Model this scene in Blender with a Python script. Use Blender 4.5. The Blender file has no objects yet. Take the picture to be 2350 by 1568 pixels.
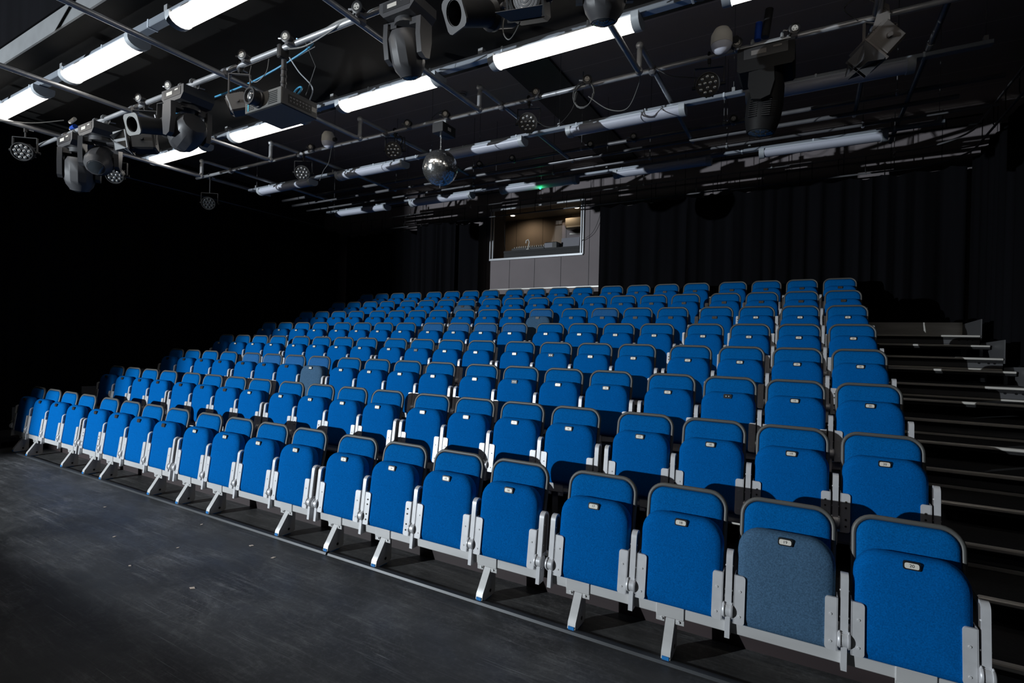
import bpy, math, random
from mathutils import Vector, Matrix
random.seed(7)
S = bpy.context.scene
COL = S.collection
PI = math.pi
# ------------------------------------------------------------------ camera
cam = bpy.data.cameras.new('camera'); co = bpy.data.objects.new('camera', cam); COL.objects.link(co)
FPX, YAW, ROLL = 1185.97, 0.5165, 0.0238
cam.sensor_width = 36.0; cam.lens = 36.0 * FPX / 2350.0; cam.clip_start = 0.05; cam.clip_end = 100
fw = Vector((-math.sin(YAW), math.cos(YAW), 0)); r0 = Vector((math.cos(YAW), math.sin(YAW), 0)); u0 = Vector((0, 0, 1))
rt = r0 * math.cos(ROLL) + u0 * math.sin(ROLL); up = u0 * math.cos(ROLL) - r0 * math.sin(ROLL)
m = Matrix((rt, up, -fw)).transposed().to_4x4(); m.translation = (-0.433, -2.9824, 1.6695)
co.matrix_world = m
S.camera = co
# ------------------------------------------------------------------ world and exposure
S.view_settings.view_transform = 'Standard'; S.view_settings.look = 'None'
S.view_settings.exposure = 0.0; S.view_settings.gamma = 1.0; S.view_settings.use_curve_mapping = False
w = bpy.data.worlds.new('world'); S.world = w; w.use_nodes = True
w.node_tree.nodes['Background'].inputs[0].default_value = (0.9, 0.95, 1.0, 1)
w.node_tree.nodes['Background'].inputs[1].default_value = 0.012
# ------------------------------------------------------------------ the stage lamp: a profile lantern behind the camera, its shutters cut left and bottom
LAMP = (-9.9, -9.0, 2.65)
LAMP_POWER = 5500
FLUO = 5.0
def stage_lamp():
    l = bpy.data.lights.new('stage_lamp', 'POINT'); l.energy = LAMP_POWER; l.shadow_soft_size = 0.035; l.color = (0.86, 0.94, 1.0)
    o = bpy.data.objects.new('stage_lamp', l); COL.objects.link(o); o.location = LAMP
    l.use_nodes = True; nt = l.node_tree; N = nt.nodes; L = nt.links
    em = N['Emission']
    g = N.new('ShaderNodeNewGeometry'); sep = N.new('ShaderNodeSeparateXYZ')
    L.new(g.outputs['Incoming'], sep.inputs[0])       # incoming points from the lamp into the room
    def mth(op, a, b=None, c=None):
        n = N.new('ShaderNodeMath'); n.operation = op
        for k, v in enumerate((a, b, c)):
            if v is None: continue
            if isinstance(v, (int, float)): n.inputs[k].default_value = v
            else: L.new(v, n.inputs[k])
        return n.outputs[0]
    def sm(v, lo, hi):
        n = N.new('ShaderNodeMapRange'); n.interpolation_type = 'SMOOTHSTEP'; n.clamp = True
        L.new(v, n.inputs['Value']); n.inputs['From Min'].default_value = lo; n.inputs['From Max'].default_value = hi
        return n.outputs['Result']
    dx, dy, dz = sep.outputs
    SG = 1.0
    dx = mth('MULTIPLY', dx, SG); dy = mth('MULTIPLY', dy, SG); dz = mth('MULTIPLY', dz, SG)
    ys = mth('MAXIMUM', dy, 0.001)
    hx = mth('DIVIDE', dx, ys); hz = mth('DIVIDE', dz, ys)
    f = mth('MULTIPLY', sm(hx, 0.012, 0.085), sm(hz, -0.356, -0.344))
    f = mth('MULTIPLY', f, sm(mth('MULTIPLY', hz, -1.0), -0.45, -0.36))
    f = mth('MULTIPLY', f, mth('GREATER_THAN', dy, 0.0))
    L.new(f, em.inputs['Strength'])
    return o
stage_lamp()
# ------------------------------------------------------------------ materials
MATS = {}
def mat(name, col, rough=0.6, metal=0.0, noise=None, bump=None, emis=None, spec=None, sheen=0):
    M = bpy.data.materials.new(name); M.use_nodes = True; nt = M.node_tree; b = nt.nodes['Principled BSDF']
    b.inputs['Base Color'].default_value = (*col, 1); b.inputs['Roughness'].default_value = rough; b.inputs['Metallic'].default_value = metal
    if spec is not None: b.inputs['Specular IOR Level'].default_value = spec
    if sheen: b.inputs['Sheen Weight'].default_value = sheen
    if noise:
        sc, amt, stretch = noise
        tc = nt.nodes.new('ShaderNodeTexCoord'); mp = nt.nodes.new('ShaderNodeMapping'); mp.inputs['Scale'].default_value = stretch
        nz = nt.nodes.new('ShaderNodeTexNoise'); nz.inputs['Scale'].default_value = sc; nz.inputs['Detail'].default_value = 5
        mr = nt.nodes.new('ShaderNodeMapRange'); mr.inputs['From Min'].default_value = 0.3; mr.inputs['From Max'].default_value = 0.7
        mr.inputs['To Min'].default_value = 1 - amt; mr.inputs['To Max'].default_value = 1 + amt
        mx = nt.nodes.new('ShaderNodeVectorMath'); mx.operation = 'SCALE'; mx.inputs[0].default_value = col
        nt.links.new(tc.outputs['Object'], mp.inputs[0]); nt.links.new(mp.outputs[0], nz.inputs['Vector']); nt.links.new(nz.outputs['Fac'], mr.inputs['Value'])
        nt.links.new(mr.outputs[0], mx.inputs['Scale']); nt.links.new(mx.outputs[0], b.inputs['Base Color'])
        if bump:
            bp = nt.nodes.new('ShaderNodeBump'); bp.inputs['Strength'].default_value = bump; bp.inputs['Distance'].default_value = 0.002
            nt.links.new(nz.outputs['Fac'], bp.inputs['Height']); nt.links.new(bp.outputs[0], b.inputs['Normal'])
    if emis:
        b.inputs['Emission Color'].default_value = (*emis[0], 1); b.inputs['Emission Strength'].default_value = emis[1]
    MATS[name] = M
    return M
mat('blue_fabric', (0.0005, 0.100, 0.350), 1.0, noise=(170, 0.24, (1, 1, 1)), bump=0.4, spec=0.03)
mat('back_fabric', (0.001, 0.104, 0.340), 1.0, noise=(170, 0.26, (1, 1, 1)), bump=0.4, spec=0.03)
mat('worn_back_fabric', (0.022, 0.115, 0.30), 1.0, noise=(170, 0.26, (1, 1, 1)), bump=0.4, spec=0.03)
mat('faded_fabric', (0.055, 0.115, 0.195), 1.0, noise=(150, 0.3, (1, 1, 1)), bump=0.4, spec=0.03)
mat('silver_paint', (0.60, 0.60, 0.615), 0.42, 0.25, noise=(14, 0.07, (1, 1, 1)))
mat('beam_paint', (0.55, 0.545, 0.54), 0.42, 0.2, noise=(10, 0.08, (0.2, 1, 1)))
mat('arm_side', (0.12, 0.11, 0.105), 0.6)
mat('frame_grey', (0.105, 0.105, 0.10), 0.5, 0.2)
mat('screw', (0.75, 0.75, 0.75), 0.3, 0.3)
mat('screw_dark', (0.06, 0.05, 0.04), 0.5, 0.3)
mat('plate_white', (0.80, 0.76, 0.68), 0.35, 0.1)
mat('plate_unlit', (0.06, 0.052, 0.046), 0.35, 0.3)  # number plate darkened where it catches no reflected light
mat('plate_black', (0.008, 0.008, 0.008), 0.45)
mat('ink', (0.01, 0.01, 0.01), 0.6)
mat('blue_rubber', (0.01, 0.18, 0.50), 0.5)
mat('black_paint', (0.012, 0.012, 0.013), 0.5, noise=(9, 0.3, (1, 1, 1)))
mat('matte_black', (0.007, 0.007, 0.0075), 0.6, spec=0.15)
mat('black_plastic', (0.022, 0.022, 0.024), 0.42)
mat('dark_grey_plastic', (0.05, 0.05, 0.054), 0.45)
mat('rod_black', (0.01, 0.01, 0.011), 0.4, 0.3)
mat('steel_tube', (0.36, 0.37, 0.39), 0.36, 0.4, noise=(6, 0.18, (1, 1, 1)))
mat('steel_dark', (0.17, 0.17, 0.18), 0.36, 0.35, noise=(6, 0.2, (1, 1, 1)))
mat('zinc', (0.5, 0.51, 0.52), 0.3, 0.5)
mat('fitting_body', (0.55, 0.60, 0.66), 0.45, 0.1)
mat('fitting_cap', (0.42, 0.45, 0.48), 0.45, 0.1)
mat('trunking', (0.42, 0.46, 0.52), 0.35, 0.6)
mat('diffuser_off', (0.55, 0.57, 0.66), 0.35)
mat('diffuser_on', (0.8, 0.8, 0.8), 0.4, emis=((1.0, 0.93, 0.84), FLUO))
mat('curtain_cloth', (0.0044, 0.0044, 0.0056), 0.95, noise=(3, 0.25, (1, 1, 0.1)), spec=0.05)
mat('black_ceiling', (0.013, 0.0125, 0.012), 0.75, noise=(2.2, 0.3, (1, 1, 1)), spec=0.1)
mat('fascia_paint', (0.17, 0.175, 0.18), 0.6, noise=(5, 0.1, (1, 1, 1)))
mat('aluminium', (0.36, 0.35, 0.33), 0.4, 0.7)
mat('nosing', (0.66, 0.63, 0.58), 0.45, 0.1, noise=(12, 0.2, (0.1, 1, 1)))
mat('platform_steel', (0.13, 0.13, 0.135), 0.5, 0.4)
mat('tread', (0.012, 0.012, 0.013), 0.9, noise=(60, 0.4, (1, 1, 1)))
mat('kick_wood', (0.028, 0.018, 0.019), 0.6, noise=(3, 0.3, (0.3, 1, 1)))
mat('floor_strip', (0.042, 0.045, 0.05), 0.45, 0.2, noise=(8, 0.3, (0.3, 1, 1)))
mat('white_frame', (0.62, 0.64, 0.67), 0.35, 0.4)
mat('booth_wall', (0.17, 0.14, 0.115), 0.8)
mat('booth_ceiling', (0.22, 0.20, 0.17), 0.8)
mat('desk', (0.02, 0.02, 0.022), 0.7)
mat('grey_box', (0.22, 0.22, 0.25), 0.6)
mat('cream', (0.62, 0.56, 0.46), 0.5)
mat('white_plastic', (0.66, 0.64, 0.60), 0.4)
mat('glass_dark', (0.03, 0.035, 0.04), 0.06, spec=0.8)
mat('lens_clear', (0.55, 0.56, 0.57), 0.12, 0.75)
mat('fresnel_lens', (0.45, 0.45, 0.46), 0.2, 0.6)
mat('amber_lens', (0.22, 0.11, 0.06), 0.25, 0.4)
mat('mirror', (0.8, 0.8, 0.79), 0.17, 0.94)
mat('cable_black', (0.012, 0.012, 0.013), 0.5)
mat('cable_grey', (0.09, 0.09, 0.088), 0.5)
mat('cable_blue', (0.05, 0.28, 0.48), 0.4)
mat('blue_plug', (0.01, 0.05, 0.30), 0.4)
mat('green_led', (0.0, 0.3, 0.08), 0.4, emis=((0.02, 1.0, 0.25), 8.0))
mat('down_light', (0.9, 0.8, 0.7), 0.4, emis=((1.0, 0.86, 0.68), 2.5))
mat('label_white', (0.5, 0.48, 0.44), 0.5)
mat('label_cyan', (0.05, 0.42, 0.55), 0.5)
mat('label_red', (0.2, 0.01, 0.01), 0.5)
mat('paper', (0.75, 0.62, 0.52), 0.8)
def panel_mat(name, col, axis, pitch, width, dark, rough=0.8, pitch2=None, axis2=None):
    M = mat(name, col, rough); nt = M.node_tree; b = nt.nodes['Principled BSDF']
    tc = nt.nodes.new('ShaderNodeTexCoord'); sp = nt.nodes.new('ShaderNodeSeparateXYZ'); nt.links.new(tc.outputs['Object'], sp.inputs[0])
    def line(ax, pt, off):
        a = nt.nodes.new('ShaderNodeMath'); a.operation = 'ADD'; a.inputs[1].default_value = off
        nt.links.new(sp.outputs[ax], a.inputs[0])
        d = nt.nodes.new('ShaderNodeMath'); d.operation = 'PINGPONG'; d.inputs[1].default_value = pt / 2
        nt.links.new(a.outputs[0], d.inputs[0])
        l = nt.nodes.new('ShaderNodeMath'); l.operation = 'LESS_THAN'; l.inputs[1].default_value = width
        nt.links.new(d.outputs[0], l.inputs[0]); return l.outputs[0]
    f = line(axis, pitch[0], pitch[1])
    if pitch2:
        g = line(axis2, pitch2[0], pitch2[1]); mx = nt.nodes.new('ShaderNodeMath'); mx.operation = 'MAXIMUM'
        nt.links.new(f, mx.inputs[0]); nt.links.new(g, mx.inputs[1]); f = mx.outputs[0]
    nz = nt.nodes.new('ShaderNodeTexNoise'); nz.inputs['Scale'].default_value = 1.6; nz.inputs['Detail'].default_value = 4
    nt.links.new(tc.outputs['Object'], nz.inputs['Vector'])
    mr = nt.nodes.new('ShaderNodeMapRange'); mr.inputs['To Min'].default_value = 0.85; mr.inputs['To Max'].default_value = 1.15
    nt.links.new(nz.outputs['Fac'], mr.inputs['Value'])
    sc = nt.nodes.new('ShaderNodeVectorMath'); sc.operation = 'SCALE'; sc.inputs[0].default_value = col; nt.links.new(mr.outputs[0], sc.inputs['Scale'])
    mi = nt.nodes.new('ShaderNodeMix'); mi.data_type = 'RGBA'; nt.links.new(f, mi.inputs[0]); nt.links.new(sc.outputs[0], mi.inputs[6]); mi.inputs[7].default_value = (*dark, 1)
    nt.links.new(mi.outputs[2], b.inputs['Base Color'])
    return M
panel_mat('grey_panel', (0.215, 0.188, 0.196), 0, (0.645, 5.74), 0.006, (0.03, 0.028, 0.03))
panel_mat('ceiling_tile', (0.40, 0.335, 0.31), 1, (0.6, 0.0), 0.006, (0.62, 0.54, 0.5), 0.8)
panel_mat('booth_panel', (0.17, 0.14, 0.115), 0, (0.8, 0.15), 0.006, (0.03, 0.025, 0.02))
def floor_mat():
    M = mat('floor_vinyl', (0.03, 0.03, 0.03), 0.35); nt = M.node_tree; N = nt.nodes; L = nt.links; b = N['Principled BSDF']
    tc = N.new('ShaderNodeTexCoord')
    def noise(sc, det, rot, stretch, rough=0.6, dist=0.0):
        mp = N.new('ShaderNodeMapping'); mp.inputs['Rotation'].default_value = (0, 0, rot); mp.inputs['Scale'].default_value = stretch
        n = N.new('ShaderNodeTexNoise'); n.inputs['Scale'].default_value = sc; n.inputs['Detail'].default_value = det; n.inputs['Roughness'].default_value = rough
        n.inputs['Distortion'].default_value = dist
        L.new(tc.outputs['Object'], mp.inputs[0]); L.new(mp.outputs[0], n.inputs['Vector']); return n.outputs['Fac']
    def rng(v, a, b_, c, d):
        n = N.new('ShaderNodeMapRange'); n.inputs['From Min'].default_value = a; n.inputs['From Max'].default_value = b_
        n.inputs['To Min'].default_value = c; n.inputs['To Max'].default_value = d; L.new(v, n.inputs['Value']); return n.outputs[0]
    def add(a, c):
        n = N.new('ShaderNodeMath'); n.operation = 'ADD'; L.new(a, n.inputs[0]); L.new(c, n.inputs[1]); return n.outputs[0]
    def mul(a, c):
        n = N.new('ShaderNodeMath'); n.operation = 'MULTIPLY'; L.new(a, n.inputs[0]); L.new(c, n.inputs[1]); return n.outputs[0]
    base = rng(noise(0.9, 5, 0.3, (1, 1, 1)), 0.3, 0.75, 0.028, 0.072)
    sc1 = rng(noise(5, 8, 0.5, (0.35, 3.0, 1), 0.75, 0.6), 0.53, 0.76, 0, 0.13)
    sc2 = rng(noise(4, 9, -0.9, (0.3, 4.0, 1), 0.8, 0.4), 0.55, 0.76, 0, 0.16)
    pat = rng(noise(1.3, 3, 0.0, (1, 1, 1)), 0.35, 0.65, 0.1, 1.0)
    sc3 = rng(noise(9, 10, 1.6, (0.12, 6.0, 1), 0.7, 1.2), 0.60, 0.72, 0, 0.12)
    sc4 = rng(noise(2.2, 7, 0.15, (0.8, 1.4, 1), 0.8, 0.8), 0.45, 0.8, 0, 0.10)
    sc5 = rng(noise(26, 6, 0.62, (0.05, 3.0, 1), 0.6, 0.5), 0.63, 0.72, 0, 0.22)
    sc6 = rng(noise(22, 6, -0.75, (0.05, 3.2, 1), 0.6, 0.6), 0.64, 0.73, 0, 0.20)
    sc7 = rng(noise(34, 8, 0.0, (1, 1, 1), 0.8), 0.5, 0.75, 0, 0.10)
    tot = add(base, mul(add(add(add(sc1, sc2), add(sc3, sc4)), add(add(sc5, sc6), sc7)), pat))
    cm = N.new('ShaderNodeCombineColor')
    L.new(tot, cm.inputs[0]); L.new(tot, cm.inputs[1]); L.new(tot, cm.inputs[2])
    L.new(cm.outputs[0], b.inputs['Base Color'])
    L.new(rng(noise(3, 6, 0.2, (1, 2, 1)), 0.3, 0.7, 0.36, 0.52), b.inputs['Roughness'])
    b.inputs['Specular IOR Level'].default_value = 0.22
floor_mat()
# ------------------------------------------------------------------ mesh helpers
class MB:
    def __init__(s): s.v = []; s.f = []; s.mi = []; s.m = 0; s.x = Matrix()
    def add(s, vs, fs):
        b = len(s.v)
        for p in vs: s.v.append(tuple(s.x @ Vector(p)))
        for f in fs: s.f.append([b + i for i in f]); s.mi.append(s.m)
        return s
    def box(s, c, d, bev=0.0):
        x, y, z = c; a, b, h = d[0] / 2, d[1] / 2, d[2] / 2
        if bev <= 0:
            vs = [(x + i * a, y + j * b, z + k * h) for k in (-1, 1) for j in (-1, 1) for i in (-1, 1)]
            return s.add(vs, [(0, 2, 3, 1), (4, 5, 7, 6), (0, 1, 5, 4), (1, 3, 7, 5), (3, 2, 6, 7), (2, 0, 4, 6)])
        r = min(bev, a * 0.9, b * 0.9, h * 0.9)
        rings = []
        for zz, ins in ((-h, r), (-h + r, 0), (h - r, 0), (h, r)):
            A, B = a - ins, b - ins; q = max(r - ins, r * 0.35)
            rings.append([(x + px, y + py, z + zz) for px, py in ((-A + q, -B), (A - q, -B), (A, -B + q), (A, B - q), (A - q, B), (-A + q, B), (-A, B - q), (-A, -B + q))])
        return s.loft(rings)
    def loft(s, rings, cap=True, closed=False):
        n = len(rings[0]); vs = [p for r in rings for p in r]; fs = []
        m_ = len(rings)
        for k in range(m_ if closed else m_ - 1):
            k2 = (k + 1) % m_
            for i in range(n): j = (i + 1) % n; fs.append((k * n + i, k * n + j, k2 * n + j, k2 * n + i))
        if cap and not closed: fs.append(tuple(reversed(range(n)))); fs.append(tuple((m_ - 1) * n + i for i in range(n)))
        return s.add(vs, fs)
    def prism(s, pts, axis, a, b):
        def P(p, t):
            return (t, p[0], p[1]) if axis == 'x' else ((p[0], t, p[1]) if axis == 'y' else (p[0], p[1], t))
        return s.loft([[P(p, a) for p in pts], [P(p, b) for p in pts]])
    def frame(s, d):
        d = Vector(d).normalized(); a = Vector((0, 0, 1)) if abs(d.z) < 0.95 else Vector((1, 0, 0))
        u = d.cross(a).normalized(); return d, u, u.cross(d).normalized()
    def lathe(s, prof, org=(0, 0, 0), d=(0, 0, 1), n=24, cap=True):
        # prof: (t along the axis, radius)
        d, u, v = s.frame(d); o = Vector(org)
        rings = [[tuple(o + d * t + (u * math.cos(2 * PI * i / n) + v * math.sin(2 * PI * i / n)) * r) for i in range(n)] for t, r in prof]
        return s.loft(rings, cap)
    def cyl(s, a, b, r, n=12, r2=None):
        a, b = Vector(a), Vector(b); L = (b - a).length
        return s.lathe([(0, r), (L, r if r2 is None else r2)], a, b - a, n)
    def tube(s, pts, r, n=8, closed=False):
        P = [Vector(p) for p in pts]; rings = []; u = None
        m_ = len(P)
        for k in range(m_):
            if closed: t = P[(k + 1) % m_] - P[k - 1]
            else: t = P[min(k + 1, m_ - 1)] - P[max(k - 1, 0)]
            t.normalize()
            if u is None: _, u, _ = s.frame(t)
            u = (u - t * u.dot(t)).normalized(); v = t.cross(u)
            rings.append([tuple(P[k] + (u * math.cos(2 * PI * i / n) + v * math.sin(2 * PI * i / n)) * r) for i in range(n)])
        return s.loft(rings, True, closed)
    def sphere(s, c, r, n=16, m_=10, sq=(1, 1, 1)):
        vs = [(c[0], c[1], c[2] - r * sq[2])]; fs = []
        for k in range(1, m_):
            a = -PI / 2 + PI * k / m_
            for i in range(n): t = 2 * PI * i / n; vs.append((c[0] + r * sq[0] * math.cos(a) * math.cos(t), c[1] + r * sq[1] * math.cos(a) * math.sin(t), c[2] + r * sq[2] * math.sin(a)))
        vs.append((c[0], c[1], c[2] + r * sq[2]))
        for i in range(n):
            j = (i + 1) % n; fs.append((0, 1 + j, 1 + i)); e = 1 + (m_ - 2) * n; fs.append((e + i, e + j, len(vs) - 1))
            for k in range(m_ - 2): b = 1 + k * n; fs.append((b + i, b + j, b + n + j, b + n + i))
        return s.add(vs, fs)
    def mesh(s, name, mats, smooth=True, ang=38):
        me = bpy.data.meshes.new(name); me.from_pydata(s.v, [], s.f); me.update()
        for mm in ([mats] if isinstance(mats, str) else mats): me.materials.append(MATS[mm])
        me.polygons.foreach_set('material_index', s.mi)
        if smooth:
            me.polygons.foreach_set('use_smooth', [True] * len(me.polygons))
            me.set_sharp_from_angle(angle=math.radians(ang))
        return me
    def build(s, name, mats, parent=None, smooth=True, ang=38):
        return put(name, s.mesh(name, mats, smooth, ang), parent)
def put(name, me, parent=None, loc=None):
    o = bpy.data.objects.new(name, me); COL.objects.link(o)
    if parent: o.parent = parent
    if loc: o.location = loc
    return o
def tag(o, label, cat, group=None, kind=None):
    o['label'] = label; o['category'] = cat
    if group: o['group'] = group
    if kind: o['kind'] = kind
    return o
def thing(name, label, cat, loc=(0, 0, 0), group=None, rz=0.0):
    o = bpy.data.objects.new(name, None); COL.objects.link(o); o.location = loc; o.rotation_euler = (0, 0, rz); o.empty_display_size = 0.1
    return tag(o, label, cat, group)
def struct(name, mb, m_, smooth=False):
    o = mb.build(name, m_, None, smooth); o['kind'] = 'structure'; return o
KIDS = {}
def copy_tree(o, parent=None):
    c = o.copy(); COL.objects.link(c)
    if parent: c.parent = parent
    for ch in list(o.children): copy_tree(ch, c)
    return c
def boxobj(name, c, d, m_, parent=None, bev=0.0):
    return MB().box(c, d, bev).build(name, m_, parent)
ORD = ['first', 'second', 'third', 'fourth', 'fifth', 'sixth', 'seventh', 'eighth', 'ninth', 'tenth']
# ------------------------------------------------------------------ the room
CEIL, BACK = 5.45, 7.3
XL, XR, YF = -12.6, 2.6, -13.0
struct('floor', MB().box(((XL + XR) / 2, (YF + 11) / 2, -0.05), (XR - XL, 11 - YF, 0.1)), 'floor_vinyl')
struct('ceiling', MB().box(((XL + XR) / 2, (1.0 + 11) / 2, CEIL + 0.05), (XR - XL, 10, 0.1)), 'ceiling_tile')
struct('ceiling_stage', MB().box(((XL + XR) / 2, (YF + 1.0) / 2, CEIL + 0.05), (XR - XL, 1.0 - YF, 0.1)), 'black_ceiling')
sof = MB().box(((XL + XR) / 2, 0.218, 4.95), (XR - XL, 2.364, 1.0)); struct('ceiling_soffit', sof, 'black_ceiling')
struct('trim_1', MB().box(((XL + XR) / 2, -0.972, 4.485), (XR - XL, 0.016, 0.17)), 'fascia_paint')
struct('added_sheet', MB().box(((XL + XR) / 2, -0.985, 5.01), (XR - XL, 0.016, 0.87)), 'curtain_cloth')  # added black sheet that keeps the lamplit soffit face dark
struct('trim_2', MB().box((-3.78, 4.35, CEIL - 0.02), (0.64, 5.9, 0.04)), 'black_paint')
struct('wall_left', MB().box((XL - 0.05, -1, 2.7), (0.1, 24, 5.6)), 'black_paint')
struct('wall_right', MB().box((XR + 0.05, -1, 2.7), (0.1, 24, 5.6)), 'black_paint')
struct('wall_front', MB().box((-5, YF - 0.05, 2.7), (16, 0.1, 5.6)), 'black_paint')
# back wall with the control room opening
WX0, WX1, WZ0, WZ1 = -6.90, -4.61, 3.56, 4.735
wb = MB()
wb.box(((XL + WX0) / 2, BACK + 0.06, 2.7), (WX0 - XL, 0.12, 5.6)); wb.box(((XR + WX1) / 2, BACK + 0.06, 2.7), (XR - WX1, 0.12, 5.6))
wb.box(((WX0 + WX1) / 2, BACK + 0.06, WZ0 / 2), (WX1 - WX0, 0.12, WZ0)); wb.box(((WX0 + WX1) / 2, BACK + 0.06, (WZ1 + 5.5) / 2), (WX1 - WX0, 0.12, 5.5 - WZ1))
struct('wall_back', wb, 'grey_panel')
struct('trim_3', MB().box((-5.6, BACK - 0.012, 2.868), (3.2, 0.024, 0.026)), 'aluminium')
wn = thing('window_1', 'silver framed open control room window in the grey back wall', 'window'); wn['kind'] = 'structure'
fr = MB()
for a, b, c, d in ((WX0, WX1, WZ0 - 0.02, WZ0 + 0.03), (WX0, WX1, WZ1 - 0.045, WZ1 + 0.02)): fr.box(((a + b) / 2, BACK - 0.02, (c + d) / 2), (b - a + 0.06, 0.06, d - c), 0.006)
for a in (WX0 - 0.005, WX0 + 0.07, WX1 - 0.02, WX1 + 0.03): fr.box((a, BACK - 0.02, (WZ0 + WZ1) / 2), (0.026, 0.05, WZ1 - WZ0), 0.004)
fr.build('window_frame', 'white_frame', wn)
# control room behind the opening
br = MB()
br.box((-6.4, 9.35, 4.2), (4.4, 0.1, 2.8)); struct('wall_booth_back', br, 'booth_panel')
bl = MB(); bl.box((-6.96, 7.695, 4.2), (0.1, 0.55, 2.8)); bl.box((-7.78, 7.92, 4.2), (1.6, 0.1, 2.8)); bl.box((-8.6, 8.6, 4.2), (0.1, 1.5, 2.8)); struct('wall_booth_left', bl, 'booth_wall')
struct('wall_booth_right', MB().box((-4.3, 8.35, 4.1), (0.1, 1.9, 2.6)), 'booth_wall')
struct('ceiling_booth', MB().box((-6.4, 8.4, 5.0), (4.4, 2.0, 0.06)), 'booth_ceiling')
struct('floor_booth', MB().box((-6.4, 8.35, 2.75), (4.4, 1.9, 0.06)), 'black_paint')
struct('trim_4', MB().box((-5.05, 9.15, 4.0), (1.6, 0.3, 1.42)), 'grey_panel')
for k, (x, y) in enumerate(((-7.17, 8.76), (-5.34, 8.7))):
    d = tag(MB().lathe([(0, 0.055), (0.012, 0.06)], (x, y, 4.958), (0, 0, 1), 20).build('downlight', 'down_light'), 'small round lit downlight in the control room ceiling, ' + ('left end' if k == 0 else 'right end above the air conditioner'), 'light', 'control room downlights')
    l = bpy.data.lights.new('downlight_beam', 'SPOT'); l.energy = 16 if k == 0 else 5; l.color = (1, 0.78, 0.54); l.spot_size = 2.6; l.spot_blend = 0.8; l.shadow_soft_size = 0.05
    o = bpy.data.objects.new('downlight_beam', l); COL.objects.link(o); o.location = (x + (0.3 if k == 0 else -0.3), y, 4.93); o.rotation_euler = (0.35, 0, 0)
ac = thing('air_conditioner', 'cream wall air conditioner at the right of the control room', 'air conditioner', (-5.34, 9.0, 4.50))
MB().prism([(0, 0), (-0.13, 0.02), (-0.16, 0.08), (-0.16, 0.27), (0, 0.28)], 'x', -0.36, 0.36).build('casing', 'cream', ac)
MB().box((0, -0.155, 0.05), (0.66, 0.02, 0.035)).build('flap', 'white_plastic', ac)
cw = tag(boxobj('cable_duct', (-5.28, 8.975, 4.40), (0.7, 0.05, 0.04), 'white_plastic', None, 0.006), 'short white cable duct under the air conditioner in control room', 'cable duct')
dk = thing('control_desk', 'long black desk below the control room window', 'desk')
MB().box((-5.62, 7.78, 3.755), (2.02, 0.7, 0.05)).build('desktop', 'desk', dk); MB().box((-5.62, 7.46, 3.58), (2.02, 0.03, 0.3)).build('front_panel', 'desk', dk)
for x in (-6.6, -4.64): boxobj('leg', (x, 7.8, 3.255), (0.05, 0.6, 0.95), 'desk', dk)
mxd = thing('mixing_console', 'long black sloping mixing console on the control room desk', 'mixing desk', (-6.05, 7.72, 3.78))
MB().prism([(-0.2, 0), (-0.2, 0.06), (0.22, 0.17), (0.22, 0)], 'x', -0.42, 0.42).build('casing', 'black_plastic', mxd)
kb = MB()
for i in range(14):
    for j in range(3): kb.cyl((-0.38 + i * 0.058, -0.12 + j * 0.12, 0.08 + j * 0.032), (-0.38 + i * 0.058, -0.125 + j * 0.12, 0.105 + j * 0.032), 0.011, 6)
kb.build('knobs', 'label_white', mxd)
pa = thing('playback_deck', 'black playback deck with grey faceplate right of the mixing console', 'deck', (-5.46, 7.7, 3.78))
MB().box((0, 0, 0.075), (0.30, 0.34, 0.15), 0.01).build('casing', 'black_plastic', pa); MB().box((-0.06, -0.172, 0.08), (0.2, 0.006, 0.1)).build('faceplate', 'grey_box', pa)
hs = thing('desk_lamp', 'small white flexible lamp standing on the control room desk', 'lamp', (-6.02, 7.5, 3.78))
MB().lathe([(0, 0.05), (0.02, 0.045)], (0, 0, 0), (0, 0, 1), 14).build('base', 'white_plastic', hs)
MB().tube([(0, 0, 0.02), (0.01, 0, 0.1), (0.03, 0, 0.18), (0, 0, 0.24), (-0.05, 0, 0.22), (-0.06, 0, 0.16)], 0.014, 8).build('neck', 'white_plastic', hs)
mo = thing('monitor', 'grey rear of a computer monitor at right of the control desk', 'monitor', (-5.06, 7.75, 3.78))
MB().prism([(-0.02, 0.0), (0.02, 0.0), (0.05, 0.26), (0.01, 0.26)], 'x', -0.24, 0.2).build('shell', 'grey_box', mo); boxobj('stand', (0, 0.08, 0.03), (0.2, 0.14, 0.06), 'black_plastic', mo)
lp = thing('equipment_case', 'open grey equipment case with white lid edge right of monitor', 'case', (-4.80, 7.98, 3.78))
boxobj('box', (0, 0, 0.1), (0.2, 0.24, 0.2), 'grey_box', lp); boxobj('lid', (0.0, 0.12, 0.215), (0.3, 0.1, 0.02), 'white_plastic', lp)
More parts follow.
